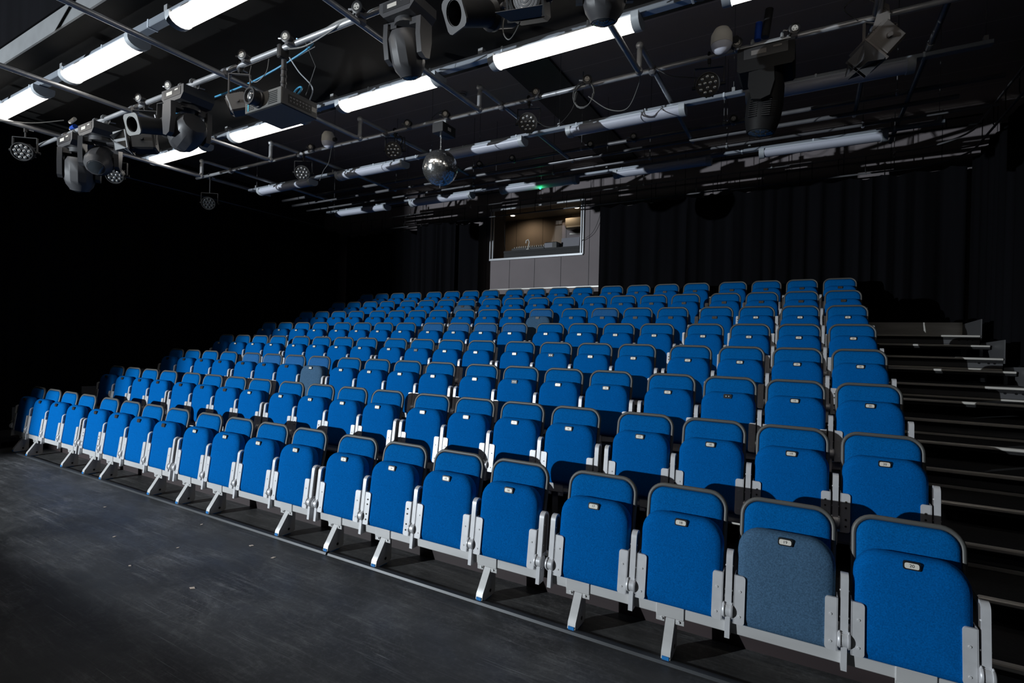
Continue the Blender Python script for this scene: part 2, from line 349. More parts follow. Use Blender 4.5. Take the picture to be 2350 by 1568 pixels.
# ------------------------------------------------------------------ seating platforms
PX0, PX1 = -11.05, 1.44
DEP, RISE = 0.876, 0.269
def roww(j): return (['front row', 'second row', 'third row', 'fourth row', 'fifth row', 'sixth row', 'seventh row', 'back row'])[j - 1]
for k in range(7):
    y0 = 0.15 + DEP * k; z = RISE * (k + 1); y1 = y0 + DEP
    t = thing('seating_platform', 'black stepped platform with aluminium nosing under the %s of seats' % roww(k + 2), 'platform', (0, 0, 0), 'seating platforms')
    MB().box(((PX0 + PX1) / 2, (y0 + y1) / 2 + 0.01, z - 0.03), (PX1 - PX0, y1 - y0 - 0.02, 0.06)).build('tread', 'tread', t)
    MB().box(((PX0 + PX1) / 2, y0 + 0.012, z - 0.0125), (PX1 - PX0, 0.045, 0.026), 0.006).build('nosing', 'nosing', t)
    fs = MB(); fs.box(((PX0 + PX1) / 2, y0 + 0.03, z - 0.065), (PX1 - PX0, 0.014, 0.095)); fs.m = 1
    for e, sg in ((PX1, -1), (PX0, 1)):
        for q in (0.07, 0.12, 0.2): fs.cyl((e + sg * q, y0 + 0.0215, z - 0.06), (e + sg * q, y0 + 0.018, z - 0.06), 0.011, 8)
    fs.build('fascia', ['platform_steel', 'rod_black'], t)
    for x in (-10.9, -8.6, -6.4, -4.1, -1.9, 0.2, 1.3): boxobj('support_post', (x, y0 + 0.12, (z - 0.06) / 2), (0.05, 0.06, z - 0.06), 'rod_black', t)
    for e in (PX0, PX1):
        ep = MB().prism([(y0 + 0.005, z - 0.06), (y1 - 0.005, z - 0.06), (y1 - 0.005, z + 0.17), (y0 + 0.005, z + 0.2)], 'x', e + (0.002 if e > 0 else -0.002), e + (0.014 if e > 0 else -0.014)).build('end_panel', 'platform_steel')
        tag(ep, 'grey steel end plate closing the %s edge of the %s platform' % ('right' if e > 0 else 'left', roww(k + 2)), 'end plate', 'platform end plates')
    if k == 6: MB().box(((PX0 + PX1) / 2, y1 - 0.01, z + 0.1), (PX1 - PX0, 0.02, 0.19)).build('back_panel', 'nosing', t)
    # rail across the open riser
    MB().box(((PX0 + PX1) / 2, y0 + 0.04, z - 0.132), (PX1 - PX0, 0.03, 0.03), 0.005).build('riser_rail', 'nosing', t)
    if k == 0: MB().box((-4.8, 0.17, 0.075), (12.3, 0.02, 0.15)).build('kickboard', 'kick_wood', t)
for k in range(7):
    yf = 0.55 + DEP * (k - 1); z = RISE * (k + 0.5); zb = RISE * k
    for side, (a, b) in (('right', (0.37, 1.42)), ('left', (-11.03, -10.14))):
        t = thing('aisle_step', 'black half step with metal nosing in the %s aisle, %s up from the floor' % (side, ORD[k]), 'step', (0, 0, 0), '%s aisle steps' % side)
        yb = 0.15 + DEP * k
        MB().box(((a + b) / 2, (yf + yb) / 2, z - 0.02), (b - a, yb - yf, 0.04)).build('tread', 'tread', t)
        MB().box(((a + b) / 2, yf + 0.005, z - 0.004), (b - a, 0.04, 0.024), 0.006).build('nosing', 'nosing', t)
        for x in (a + 0.06, b - 0.06): boxobj('support', (x, yf + 0.1, (z - 0.04 + zb) / 2), (0.03, 0.04, z - 0.04 - zb), 'rod_black', t)
# floor strip along the seating edge
for i, (a, b) in enumerate(((-9.6, -3.60), (-3.58, 1.6))):
    tag(MB().prism([(-0.225, 0.0), (-0.218, 0.014), (-0.2, 0.018), (-0.182, 0.014), (-0.175, 0.0)], 'x', a, b).build('floor_strip', 'floor_strip'), ('long' if i == 0 else 'nearer') + ' dark rounded floor strip in front of the seat legs, ' + ('left length' if i == 0 else 'right length'), 'floor strip')
# ------------------------------------------------------------------ seats
def rrect(hw, z0, z1, rt_, rb, ins=0.0, n=7):
    hw -= ins; z0 += ins; z1 -= ins; rt_ = max(rt_ - ins, 0.008); rb = max(rb - ins, 0.006); P = []
    for cx, cz, r, a0 in ((hw - rb, z0 + rb, rb, -90), (hw - rt_, z1 - rt_, rt_, 0), (-hw + rt_, z1 - rt_, rt_, 90), (-hw + rb, z0 + rb, rb, 180)):
        for i in range(n): a = math.radians(a0 + 90 * i / (n - 1)); P.append((cx + r * math.cos(a), cz + r * math.sin(a)))
    return P
def pad_mesh(name, m_, hw, z0, z1, rt_, rb, prof, lean, zref):
    mb = MB(); rings = []
    for ins, y in prof: rings.append([(x, y + lean * (z - zref), z) for x, z in rrect(hw, z0, z1, rt_, rb, ins)])
    mb.loft(rings); return mb.mesh(name, m_, True, 60)
PADP = [(0.045, 0.082), (0.018, 0.078), (0.004, 0.066), (0.0, 0.05), (0.0, 0.03), (0.005, 0.015), (0.016, 0.004), (0.04, -0.003), (0.09, -0.007), (0.13, -0.009)]
LEAN = 0.13
pad_me = {k: pad_mesh('seat_pad', k, 0.215, 0.258, 0.741, 0.11, 0.03, PADP, LEAN, 0.71) for k in ('blue_fabric', 'faded_fabric')}
BACKP = [(0.02, 0.047), (0.0, 0.04), (0.0, 0.018), (0.006, 0.008), (0.02, 0.002), (0.05, -0.002), (0.09, -0.003)]
BL = 0.2; BY = 0.155
back_me = {k: pad_mesh('backrest', k, 0.198, 0.42, 0.847, 0.075, 0.04, [(i, y + BY - 0.025) for i, y in BACKP], BL, 0.86) for k in ('back_fabric', 'worn_back_fabric')}
fp = [(x, BY + BL * (z - 0.86), z) for x, z in rrect(0.208, 0.36, 0.859, 0.085, 0.05, 0, 8)]
# open tube: from the right lower side over the top to the left lower side
fpts = [(0.208, BY + BL * (0.40 - 0.86), 0.40)] + [p for p in fp if p[2] > 0.6] + [(-0.208, BY + BL * (0.40 - 0.86), 0.40)]
frame_me = MB().tube(fpts, 0.012, 10).mesh('back_frame', 'frame_grey', True, 60)
def bracket_me(sg, dark):
    mb = MB(); x0, x1 = (0.165, 0.222) if sg > 0 else (-0.222, -0.165)
    pts = []
    for z0, z1 in ((0.272, 0.505),):
        A, B = min(abs(x0), abs(x1)), max(abs(x0), abs(x1)); r = 0.014
        for cx, cz, a0 in ((A + r, z0 + r, 180), (A + r, z1 - r, 90)):
            for i in range(4): a = math.radians(a0 + (90 if a0 == 180 else 90) * i / 3 * (1)); pts.append((cx + r * math.cos(a), cz + r * math.sin(a)) if a0 == 180 else (cx + r * math.cos(math.radians(180 - 90 * i / 3)), cz + r * math.sin(math.radians(180 - 90 * i / 3))))
    low = [((0.172 + 0.014) + 0.014 * math.cos(math.radians(270 - 90 * i / 3)), (0.272 + 0.014) + 0.014 * math.sin(math.radians(270 - 90 * i / 3))) for i in range(4)]
    top = [((0.172 + 0.014) + 0.014 * math.cos(math.radians(180 - 90 * i / 3)), (0.505 - 0.014) + 0.014 * math.sin(math.radians(180 - 90 * i / 3))) for i in range(4)]
    poly = [(0.222, 0.272)] + low + top + [(0.222, 0.505)]
    poly = [(sg * x, z) for x, z in poly]
    Y = lambda z, d: -0.0125 + d + LEAN * (z - 0.71)
    mb.loft([[(x, Y(z, 0.0), z) for x, z in poly], [(x, Y(z, 0.012), z) for x, z in poly]])
    # side wing folded back along the pad
    wp = [(Y(0.272, 0.0), 0.272), (Y(0.272, 0.07), 0.272), (Y(0.505, 0.07), 0.505), (Y(0.505, 0.0), 0.505)]
    mb.prism(wp, 'x', sg * 0.219, sg * 0.224)
    mb.m = 1
    for z in ((0.31, 0.43) if not dark else (0.31, 0.35, 0.42, 0.455)):
        x = sg * 0.195; mb.cyl((x, Y(z, 0.001), z), (x, Y(z, -0.003), z), 0.0055 if not dark else 0.006, 10)
    return mb.mesh('bracket', ['silver_paint', 'screw_dark' if dark else 'screw'], True, 40)
br_me = {(s_, d_): bracket_me(s_, d_) for s_ in (-1, 1) for d_ in (False, True)}
def arm_me():
    mb = MB(); z0, z1 = 0.205, 0.615; w_ = 0.0155
    Yf = lambda z: -0.036 + 0.115 * (z - 0.5)
    prof = []
    top = z1 - 0.035
    for z in (0.345, 0.5, top): prof.append((Yf(z), z))
    for i in range(1, 8): a = math.radians(180 - 180 * i / 8); prof.append((Yf(top) + 0.036 + 0.036 * math.cos(a), top + 0.035 * math.sin(a)))
    prof += [(Yf(top) + 0.072, top), (Yf(0.345) + 0.072, 0.345)]
    # front rim light, recessed dark side panels
    mb.prism(prof, 'x', -w_, w_)
    mb.prism([(Yf(0.3) - 0.012, 0.19), (Yf(0.3) + 0.05, 0.19), (Yf(0.35) + 0.055, 0.36), (Yf(0.35) - 0.002, 0.36)], 'x', -0.012, 0.012)
    mb.m = 1
    ip = [(Yf(0.37) + 0.016, 0.37), (Yf(top) + 0.016, top)] + [(Yf(top) + 0.036 + 0.021 * math.cos(math.radians(180 - 180 * i / 6)), top + 0.021 * math.sin(math.radians(180 - 180 * i / 6))) for i in range(1, 6)] + [(Yf(top) + 0.06, top), (Yf(0.37) + 0.06, 0.37)]
    for sg in (-1, 1): mb.prism(ip, 'x', sg * w_, sg * (w_ + 0.0012))
    mb.m = 2
    for sg in (-1, 1):
        for z in (0.42, 0.54): mb.cyl((sg * w_, Yf(z) + 0.012, z), (sg * (w_ + 0.004), Yf(z) + 0.012, z), 0.004, 8)
    return mb.mesh('armrest', ['silver_paint', 'arm_side', 'screw'], True, 40)
def pivot_me():
    mb = MB(); y, z = -0.046, 0.325
    mb.lathe([(-0.0255, 0.022), (-0.0255, 0.035), (-0.021, 0.038), (-0.015, 0.038), (-0.014, 0.033), (0.014, 0.033), (0.015, 0.038), (0.021, 0.038), (0.0255, 0.035), (0.0255, 0.022)], (0, y, z), (1, 0, 0), 18)
    for sg in (-1, 1):
        for a in (1.9, 4.6): mb.box((sg * 0.019, y + 0.035 * math.cos(a), z + 0.035 * math.sin(a)), (0.009, 0.012, 0.016), 0.003)
    return mb.mesh('pivot', 'silver_paint', True, 40)
ARM, PIV = arm_me(), pivot_me()
def plate_me(kind):
    mb = MB(); Y = lambda z, d: -0.0065 + d + LEAN * (z - 0.71)
    mb.m = 0; P = rrect(0.032, 0.692, 0.728, 0.007, 0.007, 0, 3); mb.loft([[(x, Y(z, 0.006), z) for x, z in P], [(x, Y(z, -0.004), z) for x, z in P]])
    if kind != 'empty':
        mb.m = 1; P = rrect(0.0265, 0.698, 0.722, 0.004, 0.004, 0, 3); mb.loft([[(x, Y(z, -0.003), z) for x, z in P], [(x, Y(z, -0.0065), z) for x, z in P]])
    else:
        mb.m = 1
        for x in (-0.011, 0.011): mb.cyl((x, Y(0.71, -0.004), 0.71), (x, Y(0.71, -0.0065), 0.71), 0.005, 8)
    return mb.mesh('number_plate', ['plate_black', 'plate_white' if kind == 'white' else ('plate_unlit' if kind == 'steel' else 'screw')], True, 40)
plate = {k: plate_me(k) for k in ('white', 'steel', 'empty')}
NUM = {}
def numeral(n):
    if n in NUM: return NUM[n]
    cu = bpy.data.curves.new('numeral', 'FONT'); cu.body = str(n); cu.size = 0.019; cu.align_x = 'CENTER'; cu.align_y = 'CENTER'; cu.extrude = 0.0003
    o = bpy.data.objects.new('numeral', cu); COL.objects.link(o)
    bpy.context.view_layer.update()
    me = bpy.data.meshes.new_from_object(o.evaluated_get(bpy.context.evaluated_depsgraph_get()))
    bpy.data.objects.remove(o); me.materials.clear(); me.materials.append(MATS['ink'])
    R = Matrix.Rotation(PI / 2 - math.atan(LEAN), 4, 'X'); me.transform(Matrix.Translation((0, -0.0065 - 0.0068, 0.71)) @ R)
    NUM[n] = me; return me
def seat_x(i): return (i - 19) * 0.5 + (i // 4 - 4) * 0.078
def row_y(j): return -0.075 if j == 1 else DEP * (j - 1)
def row_z(j): return RISE * (j - 1)
FADED = {(1, 19), (3, 8), (6, 12), (7, 8)}
WORN = {(3, 5), (3, 6), (3, 7), (3, 8), (5, 9), (5, 10), (5, 11), (5, 12), (6, 12), (6, 14)}
EMPTYPL = {(3, 14), (3, 18), (4, 10), (4, 14)}
for j in range(1, 9):
    for n in range(1, 21):
        i = n - 1; fd = (j, n) in FADED
        side = ('%s seat from the left end' % ORD[n - 1]) if n <= 10 else ('%s seat from the right end' % ORD[20 - n])
        lab = ('pale faded grey-blue tip-up seat, %s, %s' if fd else 'bright blue tip-up theatre seat, %s, %s') % (roww(j), side)
        t = thing('theatre_seat', lab, 'seat', (seat_x(i), row_y(j), row_z(j)), 'seats in the %s' % roww(j))
        p = put('seat_pad', pad_me['faded_fabric' if fd else 'blue_fabric'], t)
        put('backrest', back_me['worn_back_fabric' if (j, n) in WORN else 'back_fabric'], t); put('back_frame', frame_me, t)
        dark = (j + n * 7) % 9 == 0 or (j == 2 and n >= 20)
        for sg in (-1, 1): put('bracket', br_me[(sg, dark)], t)
        kind = 'empty' if (j, n) in EMPTYPL else ('steel' if (j >= 7 or (j == 6 and n < 18) or (j == 1 and n < 9) or (j in (2, 3) and n < 8)) else 'white')  # upper and left plates take the dark colour for their missing reflection
        q = put('number_plate', plate[kind], t)
        if kind != 'empty': put('numeral', numeral(n), q)
        for dx in ([-0.25, 0.25] if i % 4 == 0 else [0.25]):
            a = put('armrest', ARM, t, (dx, 0, 0)); put('pivot', PIV, a)
# beams carrying each block of four
LEGX = [-9.78, -9.325, -8.275, -7.703, -7.285, -6.25, -5.717, -5.201, -4.211, -3.626, -3.122, -2.209, -1.574, -1.039, 0.02]
leg_mb = MB()
leg_mb.prism([(0.034, 0.19), (-0.03, 0.19), (-0.1, 0.085), (-0.122, 0.055), (-0.13, 0.02), (-0.122, 0.008), (0.005, 0.008), (0.03, 0.022)], 'x', -0.024, 0.024)
leg_mb.m = 1; leg_mb.cyl((0.024, -0.03, 0.045), (0.0255, -0.03, 0.045), 0.011, 10); leg_mb.cyl((-0.024, -0.03, 0.045), (-0.0255, -0.03, 0.045), 0.011, 10)
LEG = leg_mb.mesh('leg', ['beam_paint', 'rod_black'], True, 30)
ft = MB(); ft.box((0, -0.06, 0.004), (0.04, 0.1, 0.008)); ft.box((0, -0.123, 0.022), (0.036, 0.02, 0.024)); FOOT = ft.mesh('foot_pad', 'blue_rubber', False)
cl = MB(); cl.box((0, -0.01, 0.232), (0.15, 0.068, 0.072), 0.004)
for sg in (-1, 1): cl.box((sg * 0.052, -0.036, 0.185), (0.046, 0.006, 0.034), 0.002)
cl.m = 1
for sg in (-1, 1): cl.cyl((sg * 0.045, -0.039, 0.186), (sg * 0.045, -0.046, 0.186), 0.007, 8)
CLAMP = cl.mesh('clamp', ['beam_paint', 'screw'], True, 40)
BLOCK = ['leftmost block', 'second block from the left', 'middle block', 'second block from the right', 'rightmost block']
for j in range(1, 9):
    for b in range(5):
        xa, xb = seat_x(b * 4) - 0.255, seat_x(b * 4 + 3) + 0.255
        t = thing('seat_beam', 'silver box beam under the four seats of the %s, %s' % (roww(j), BLOCK[b]), 'beam', (0, row_y(j), row_z(j)), 'seat beams')
        MB().box(((xa + xb) / 2, -0.008, 0.232), (xb - xa, 0.058, 0.058), 0.004).build('tube', 'beam_paint', t)
        if j == 1:
            for x in LEGX:
                if xa - 0.03 < x < xb + 0.03:
                    put('clamp', CLAMP, t, (x, 0, 0)); lg = put('leg', LEG, t, (x, 0, 0)); put('foot_pad', FOOT, lg)
        else:
            for x in (xa + 0.35, xb - 0.35):
                put('clamp', CLAMP, t, (x, 0, 0)); boxobj('post', (x, 0.0, 0.1), (0.05, 0.05, 0.2), 'steel_dark', t)
# ------------------------------------------------------------------ curtains
def curtain(name, path, z0, z1, label, amp=0.045, wl=0.24, seed=1, scallop=0.05):
    rnd = random.Random(seed); P = [Vector(p) for p in path]
    # resample
    pts = []; step = 0.03; acc = 0.0
    for a, b in zip(P, P[1:]):
        L = (b - a).length; d = (b - a) / L; s_ = 0.0
        while s_ < L: pts.append((a + d * s_, d)); s_ += step
    pts.append((P[-1], (P[-1] - P[-2]).normalized()))
    ph = []; f = 0.0; w1 = wl
    for k in range(len(pts)):
        if k % 9 == 0: w1 = wl * rnd.uniform(0.65, 1.5)
        f += 2 * PI * step / w1; ph.append(f)
    hook = 0.42
    zs = [1.0, 0.985, 0.96, 0.9, 0.75, 0.5, 0.25, 0.0]
    mb = MB(); vs = []; fs = []
    am = [amp * rnd.uniform(0.5, 1.2) for _ in pts]
    am = [sum(am[max(0, i - 8):i + 9]) / len(am[max(0, i - 8):i + 9]) for i in range(len(am))]
    for r, zf in enumerate(zs):
        for k, (p, d) in enumerate(pts):
            nrm = Vector((d.y, -d.x, 0)); grow = 0.55 + 0.45 * (1 - zf)
            off = am[k] * grow * (math.sin(ph[k]) + 0.35 * math.sin(2.1 * ph[k] + 1 + 0.8 * (1 - zf)))
            drop = scallop * abs(math.sin(PI * k * step / hook)) if r < 3 else 0
            q = p + nrm * off; vs.append((q.x, q.y, z0 + (z1 - z0) * zf - drop * (1 if r == 0 else 0.6)))
    n = len(pts)
    for r in range(len(zs) - 1):
        for k in range(n - 1): fs.append((r * n + k, r * n + k + 1, (r + 1) * n + k + 1, (r + 1) * n + k))
    mb.add(vs, fs); o = mb.build(name, 'curtain_cloth', None, True, 80)
    return tag(o, label, 'curtain')
ZT = 4.40
curtain('stage_curtain', [(-11.2, 6.9, 0), (-8.7, 6.9, 0)], 0.03, ZT, 'black pleated curtain on the back wall beside the left corner', seed=3)
curtain('stage_curtain', [(-8.72, 6.82, 0), (-7.55, 6.82, 0)], 1.6, ZT + 0.06, 'narrow black gathered curtain left of the control room window', 0.06, 0.2, seed=8)
curtain('stage_curtain', [(-7.6, 6.9, 0), (-6.98, 6.9, 0)], 1.6, ZT, 'black flat curtain edge touching the left side of grey panel', 0.02, 0.3, seed=9)
curtain('stage_curtain', [(-4.07, 6.9, 0), (1.3, 6.9, 0), (1.56, 6.8, 0)], 1.6, ZT + 0.03, 'wide black pleated curtain right of the control room window', 0.05, 0.26, seed=5)
curtain('stage_curtain', [(1.62, 6.75, 0), (1.62, -3.2, 0)], 0.03, 4.5, 'black pleated curtain along the right side wall', 0.04, 0.3, seed=6)
curtain('stage_curtain', [(-11.4, -11.0, 0), (-11.4, 6.8, 0)], 0.03, 4.5, 'long black pleated curtain along the left side wall', 0.045, 0.3, seed=7)
# ------------------------------------------------------------------ grid of scaffold bars
ZL, ZH, ZR1, ZR2 = 4.11, 4.36, 4.16, 4.345
def bar(a, b, label, m_='steel_tube', r=0.0242, name='scaffold_bar'):
    return tag(MB().cyl(a, b, r, 14).build(name, m_), label, 'bar', 'scaffold bars')
bar((-9.45, -0.1, ZR1), (1.9, -0.1, ZR1), 'grey steel lighting bar under the black soffit carrying the projector')
bar((-9.6, 2.04, ZR2), (1.9, 2.04, ZR2), 'steel lighting bar carrying the mirror ball')
bar((-9.6, 3.72, 4.375), (1.2, 3.72, 4.375), 'steel bar with round sockets behind the mirror ball bar', 'steel_dark')
bar((-9.6, 3.95, 4.33), (0.9, 3.95, 4.33), 'plain steel bar just behind the socket bar', 'steel_dark')
bar((-9.6, 4.3, 4.31), (1.3, 4.3, 4.31), 'thin steel pipe hung on threaded rods near the back', 'steel_dark', 0.017)
PIPEX = [-8.62, -6.95, -5.235, -3.48, -1.78]
for k, x in enumerate((-8.63, -6.955, -5.24, -3.49, -1.78)):
    t = thing('cross_bar', 'steel cross bar running front to back with a raised elbow, %s from the left' % ORD[k], 'bar', (0, 0, 0), 'cross bars')
    y0 = -3.4 if k != 2 else -1.55
    pts = [(x, y0, ZL), (x, 1.50, ZL), (x, 1.56, ZL + 0.012), (x, 1.58, ZL + 0.06), (x, 1.58, ZH - 0.06), (x, 1.60, ZH - 0.012), (x, 1.66, ZH), (x, 4.1, ZH)]
    pts[0] = (x, y0, ZL)
    MB().tube(pts, 0.0242, 12).build('tube', 'steel_tube', t)
    for zz in (ZL + 0.01, ZH - 0.01): MB().sphere((x, 1.58, zz), 0.035, 12, 8).build('elbow_fitting', 'steel_tube', t)
    for yy, zz in ((-0.1, 4.135), (2.04, 4.342)):
        MB().box((x, yy, zz), (0.075, 0.085, 0.09), 0.02).build('clamp', 'steel_dark', t)
    if k == 2:
        MB().tube([(x, -1.55, ZL), (x, -1.62, ZL + 0.02), (x, -1.65, ZL + 0.08), (x, -1.65, 5.4)], 0.0242, 12).build('hanger', 'steel_tube', t)
t = thing('cross_bar', 'steel cross bar at right above the barn door spotlight', 'bar', (0, 0, 0), 'cross bars'); MB().cyl((0.0, -2.0, ZH), (0.0, 4.1, ZH), 0.0242, 12).build('tube', 'steel_dark', t)
MB().cyl((0.02, 0.9, ZH - 0.03), (0.02, 2.0, ZH - 0.03), 0.02, 10).build('conduit', 'steel_dark', t)
t = thing('cross_bar', 'dark steel cross bar at the far right of the ceiling', 'bar', (0, 0, 0), 'cross bars'); MB().cyl((0.465, -0.5, ZH), (0.465, 5.2, ZH), 0.0242, 12).build('tube', 'steel_dark', t)
MB().cyl((0.465, 2.7, ZH), (0.465, 2.8, ZH), 0.03, 12).build('sleeve', 'zinc', t)
bar((-9.4, -1.2, 4.36), (-9.4, 3.3, 4.36), 'thick dark bar at far left running front to back above others', 'steel_dark', 0.03)
# flat ladder beam near the back
lb = thing('ladder_beam', 'black flat ladder beam spanning the room in front of rear lights', 'beam')
for z in (4.44, 4.335): MB().cyl((-10.5, 4.9, z), (1.3, 4.9, z), 0.011, 8).build('rail', 'rod_black', lb)
for k in range(24): MB().cyl((-10.3 + k * 0.49, 4.9, 4.335), (-10.3 + k * 0.49, 4.9, 4.44), 0.008, 6).build('rung', 'rod_black', lb)
# curtain track with rounded corner
ct = thing('curtain_track', 'black double curtain track along the back wall curving round right corner', 'track')
tp = [(-11.2, 6.86), (0.85, 6.86)] + [(0.85 + 0.68 * math.sin(a), 6.18 + 0.68 * math.cos(a)) for a in [PI / 2 * i / 8 for i in range(1, 9)]] + [(1.55, -1.0)]
tp[-2] = (1.53, 6.18)
for z in (4.74, 4.46): MB().tube([(x, y, z) for x, y in tp], 0.014, 8).build('rail', 'steel_dark', ct)
for k in range(33):
    x = -11.0 + k * 0.366; MB().tube([(x, 6.86, 4.755), (x - 0.012, 6.84, 4.7), (x - 0.012, 6.84, 4.5), (x, 6.86, 4.445)], 0.006, 6).build('hanger', 'rod_black', ct)
for k in range(14):
    y = 5.9 - k * 0.45; MB().tube([(1.54, y, 4.755), (1.52, y, 4.7), (1.52, y, 4.5), (1.54, y, 4.445)], 0.006, 6).build('hanger', 'rod_black', ct)
lt = thing('curtain_track', 'black curtain track along the left side wall', 'track')
MB().cyl((-11.38, -10, 4.53), (-11.38, 6.6, 4.53), 0.014, 8).build('rail', 'steel_dark', lt)
# threaded rods
RODS = [('mid ceiling over the socket bar', 3.72, 4.37, [-6.6, -4.9, -3.2, -1.35, 0.35]), ('thin pipe', 4.3, 4.3, [-5.4, -3.9, -2.4, -1.39, 0.1]), ('curtain track', 6.86, 4.74, [-9.0, -7.2, -5.4, -3.2, -1.0, 0.7])]
for nm, y, z, xs in RODS:
    for k, x in enumerate(xs):
        t = thing('hanging_rod', 'thin threaded rod holding the %s, %s from the left' % ('socket bar' if 'mid' in nm else nm, ORD[k]), 'rod', (x, y, z), 'hanging rods')
        MB().cyl((0, 0, 0), (0, 0, CEIL - z), 0.005, 6).build('rod', 'steel_dark', t)
        MB().box((0, 0, 0.0), (0.03, 0.06, 0.035), 0.006).build('clip', 'zinc', t)
        MB().cyl((0, 0, 0.04), (0, 0, 0.05), 0.012, 6).build('nut', 'zinc', t)
# ------------------------------------------------------------------ fluorescent strips
SY = [-0.67, 1.065, 2.82, 4.58]; FX0, FP, FL = -8.98, 1.99, 1.39
WHICH = ['nearest strip', 'second strip', 'third strip', 'rear strip']
def diff_me(on):
    mb = MB(); P = []
    for i in range(11): a = math.radians(150 + 240 * i / 10); P.append((0.09 * math.cos(a), 0.048 + 0.05 * math.sin(a)))
    mb.prism(P, 'x', 0.06, FL - 0.06); return mb.mesh('diffuser', 'diffuser_on' if on else 'diffuser_off', True, 50)
def cap_me():
    mb = MB(); P = []
    for i in range(9): a = math.radians(180 + 180 * i / 8); P.append((0.094 * math.cos(a), 0.05 + 0.063 * math.sin(a)))
    P += [(0.094, 0.09), (-0.094, 0.09)]
    mb.prism(P, 'x', 0.0, 0.062); return mb.mesh('end_cap', 'fitting_cap', True, 40)
def body_me():
    mb = MB(); mb.box((FL / 2, 0, 0.078), (FL - 0.02, 0.15, 0.03), 0.006); return mb.mesh('body', 'fitting_body', True, 40)
DON, DOFF, CAPM, BODY = diff_me(True), diff_me(False), cap_me(), body_me()
for s_, y in enumerate(SY):
    on = s_ < 2
    t = thing('lighting_trunking', 'long silver trunking carrying the %s of ceiling lights' % WHICH[s_], 'trunking', (0, y, 0), 'lighting trunking')
    tz, th = (4.318, 0.065) if on else (4.305, 0.04)
    MB().box((-4.2, 0, tz), (10.2, 0.075, th), 0.005).build('channel', 'trunking', t)
    nc = MB()
    for k in range(12): nc.box((-8.7 + k * 0.83, 0, tz), (0.02, 0.085, th + 0.008), 0.003)
    nc.build('cover_clips', 'fitting_body', t)
    if s_ >= 2:
        for k in range(6): MB().cyl((-9.1 + k * 1.99, 0, 4.315), (-9.1 + k * 1.99, 0, CEIL - 0.004), 0.0035, 6).build('suspension_wire', 'steel_dark', t); boxobj('wire_bracket', (-9.1 + k * 1.99, 0, 4.345), (0.03, 0.05, 0.05), 'zinc', t)
    else:
        for k in range(6): boxobj('ceiling_bracket', (-9.1 + k * 1.99, 0, 4.375), (0.05, 0.06, 0.06), 'zinc', t)
    for k in range(5):
        lab = '%s fluorescent fitting on the %s from camera, %s from the left' % ('glowing' if on else 'unlit', WHICH[s_], ORD[k])
        f = thing('fluorescent_light', lab, 'ceiling light', (FX0 + FP * k, y, 4.19), 'lit ceiling lights' if on else 'unlit ceiling lights')
        put('body', BODY, f); put('diffuser', DON if on else DOFF, f); put('end_cap', CAPM, f)
        c2 = put('end_cap', CAPM, f, (FL, 0, 0)); c2.rotation_euler = (0, 0, PI)
        if s_ == 3 and k == 2:
            MB().sphere((0.75, -0.03, -0.012), 0.014, 10, 8).build('indicator', 'green_led', f)
            l = bpy.data.lights.new('indicator_glow', 'POINT'); l.energy = 0.25; l.color = (0.05, 1, 0.3); l.shadow_soft_size = 0.01
            o = bpy.data.objects.new('indicator_glow', l); COL.objects.link(o); o.location = (FX0 + FP * k + 0.75, y - 0.05, 4.13)
sd = thing('smoke_detector', 'round dark smoke detector on the tiled ceiling', 'detector', (-5.07, 3.46, CEIL))
MB().lathe([(0, 0.075), (-0.02, 0.075), (-0.025, 0.06), (-0.05, 0.055), (-0.065, 0.03)], (0, 0, 0), (0, 0, 1), 18).build('casing', 'grey_box', sd); MB().lathe([(-0.03, 0.062), (-0.036, 0.062)], (0, 0, 0), (0, 0, 1), 18).build('vent_ring', 'black_plastic', sd)
# ------------------------------------------------------------------ mirror ball
def mirror_ball(c, r):
    t = thing('mirror_ball', 'mirror ball of small square tiles hanging on a chain', 'mirror ball', c)
    mb = MB(); rnd = random.Random(4); rows = 34
    for k in range(rows):
        a0 = -PI / 2 + PI * k / rows; a1 = a0 + PI / rows; am = (a0 + a1) / 2; n = max(4, int(2 * PI * math.cos(am) / (PI / rows)))
        for i in range(n):
            g = 0.04; t0 = 2 * PI * (i + g) / n; t1 = 2 * PI * (i + 1 - g) / n; b0 = a0 + g * (a1 - a0); b1 = a1 - g * (a1 - a0)
            q = [Vector((math.cos(b) * math.cos(th), math.cos(b) * math.sin(th), math.sin(b))) * r for b, th in ((b0, t0), (b0, t1), (b1, t1), (b1, t0))]
            nrm = (q[0] + q[2]).normalized(); u = (q[1] - q[0]).normalized(); v = nrm.cross(u); e1, e2 = rnd.gauss(0, 0.03), rnd.gauss(0, 0.03); ctr = (q[0] + q[2]) / 2
            mb.add([tuple(p + nrm * ((p - ctr).dot(u) * e1 + (p - ctr).dot(v) * e2 + 0.001)) for p in q], [(0, 1, 2, 3)])
    mb.build('mirror_tiles', 'mirror', t, False)
    MB().sphere((0, 0, 0), r * 0.992, 32, 20).build('core', 'dark_grey_plastic', t)
    MB().lathe([(0, 0.022), (0.012, 0.02)], (0, 0, r), (0, 0, 1), 12).build('top_cap', 'zinc', t)
    ch = MB()
    for k in range(6):
        z = r + 0.022 + k * 0.027; ax = (1, 0) if k % 2 else (0, 1)
        ch.tube([(ax[0] * 0.007 * math.cos(a), ax[1] * 0.007 * math.cos(a), z + 0.017 * math.sin(a)) for a in [2 * PI * i / 10 for i in range(10)]], 0.0026, 6, True)
    ch.build('chain', 'zinc', t)
    MB().tube([(0, 0, -r), (0.004, 0, -r - 0.015), (-0.003, 0, -r - 0.03)], 0.003, 6).build('loop', 'zinc', t)
mirror_ball((-4.35, 2.04, 3.763), 0.213)
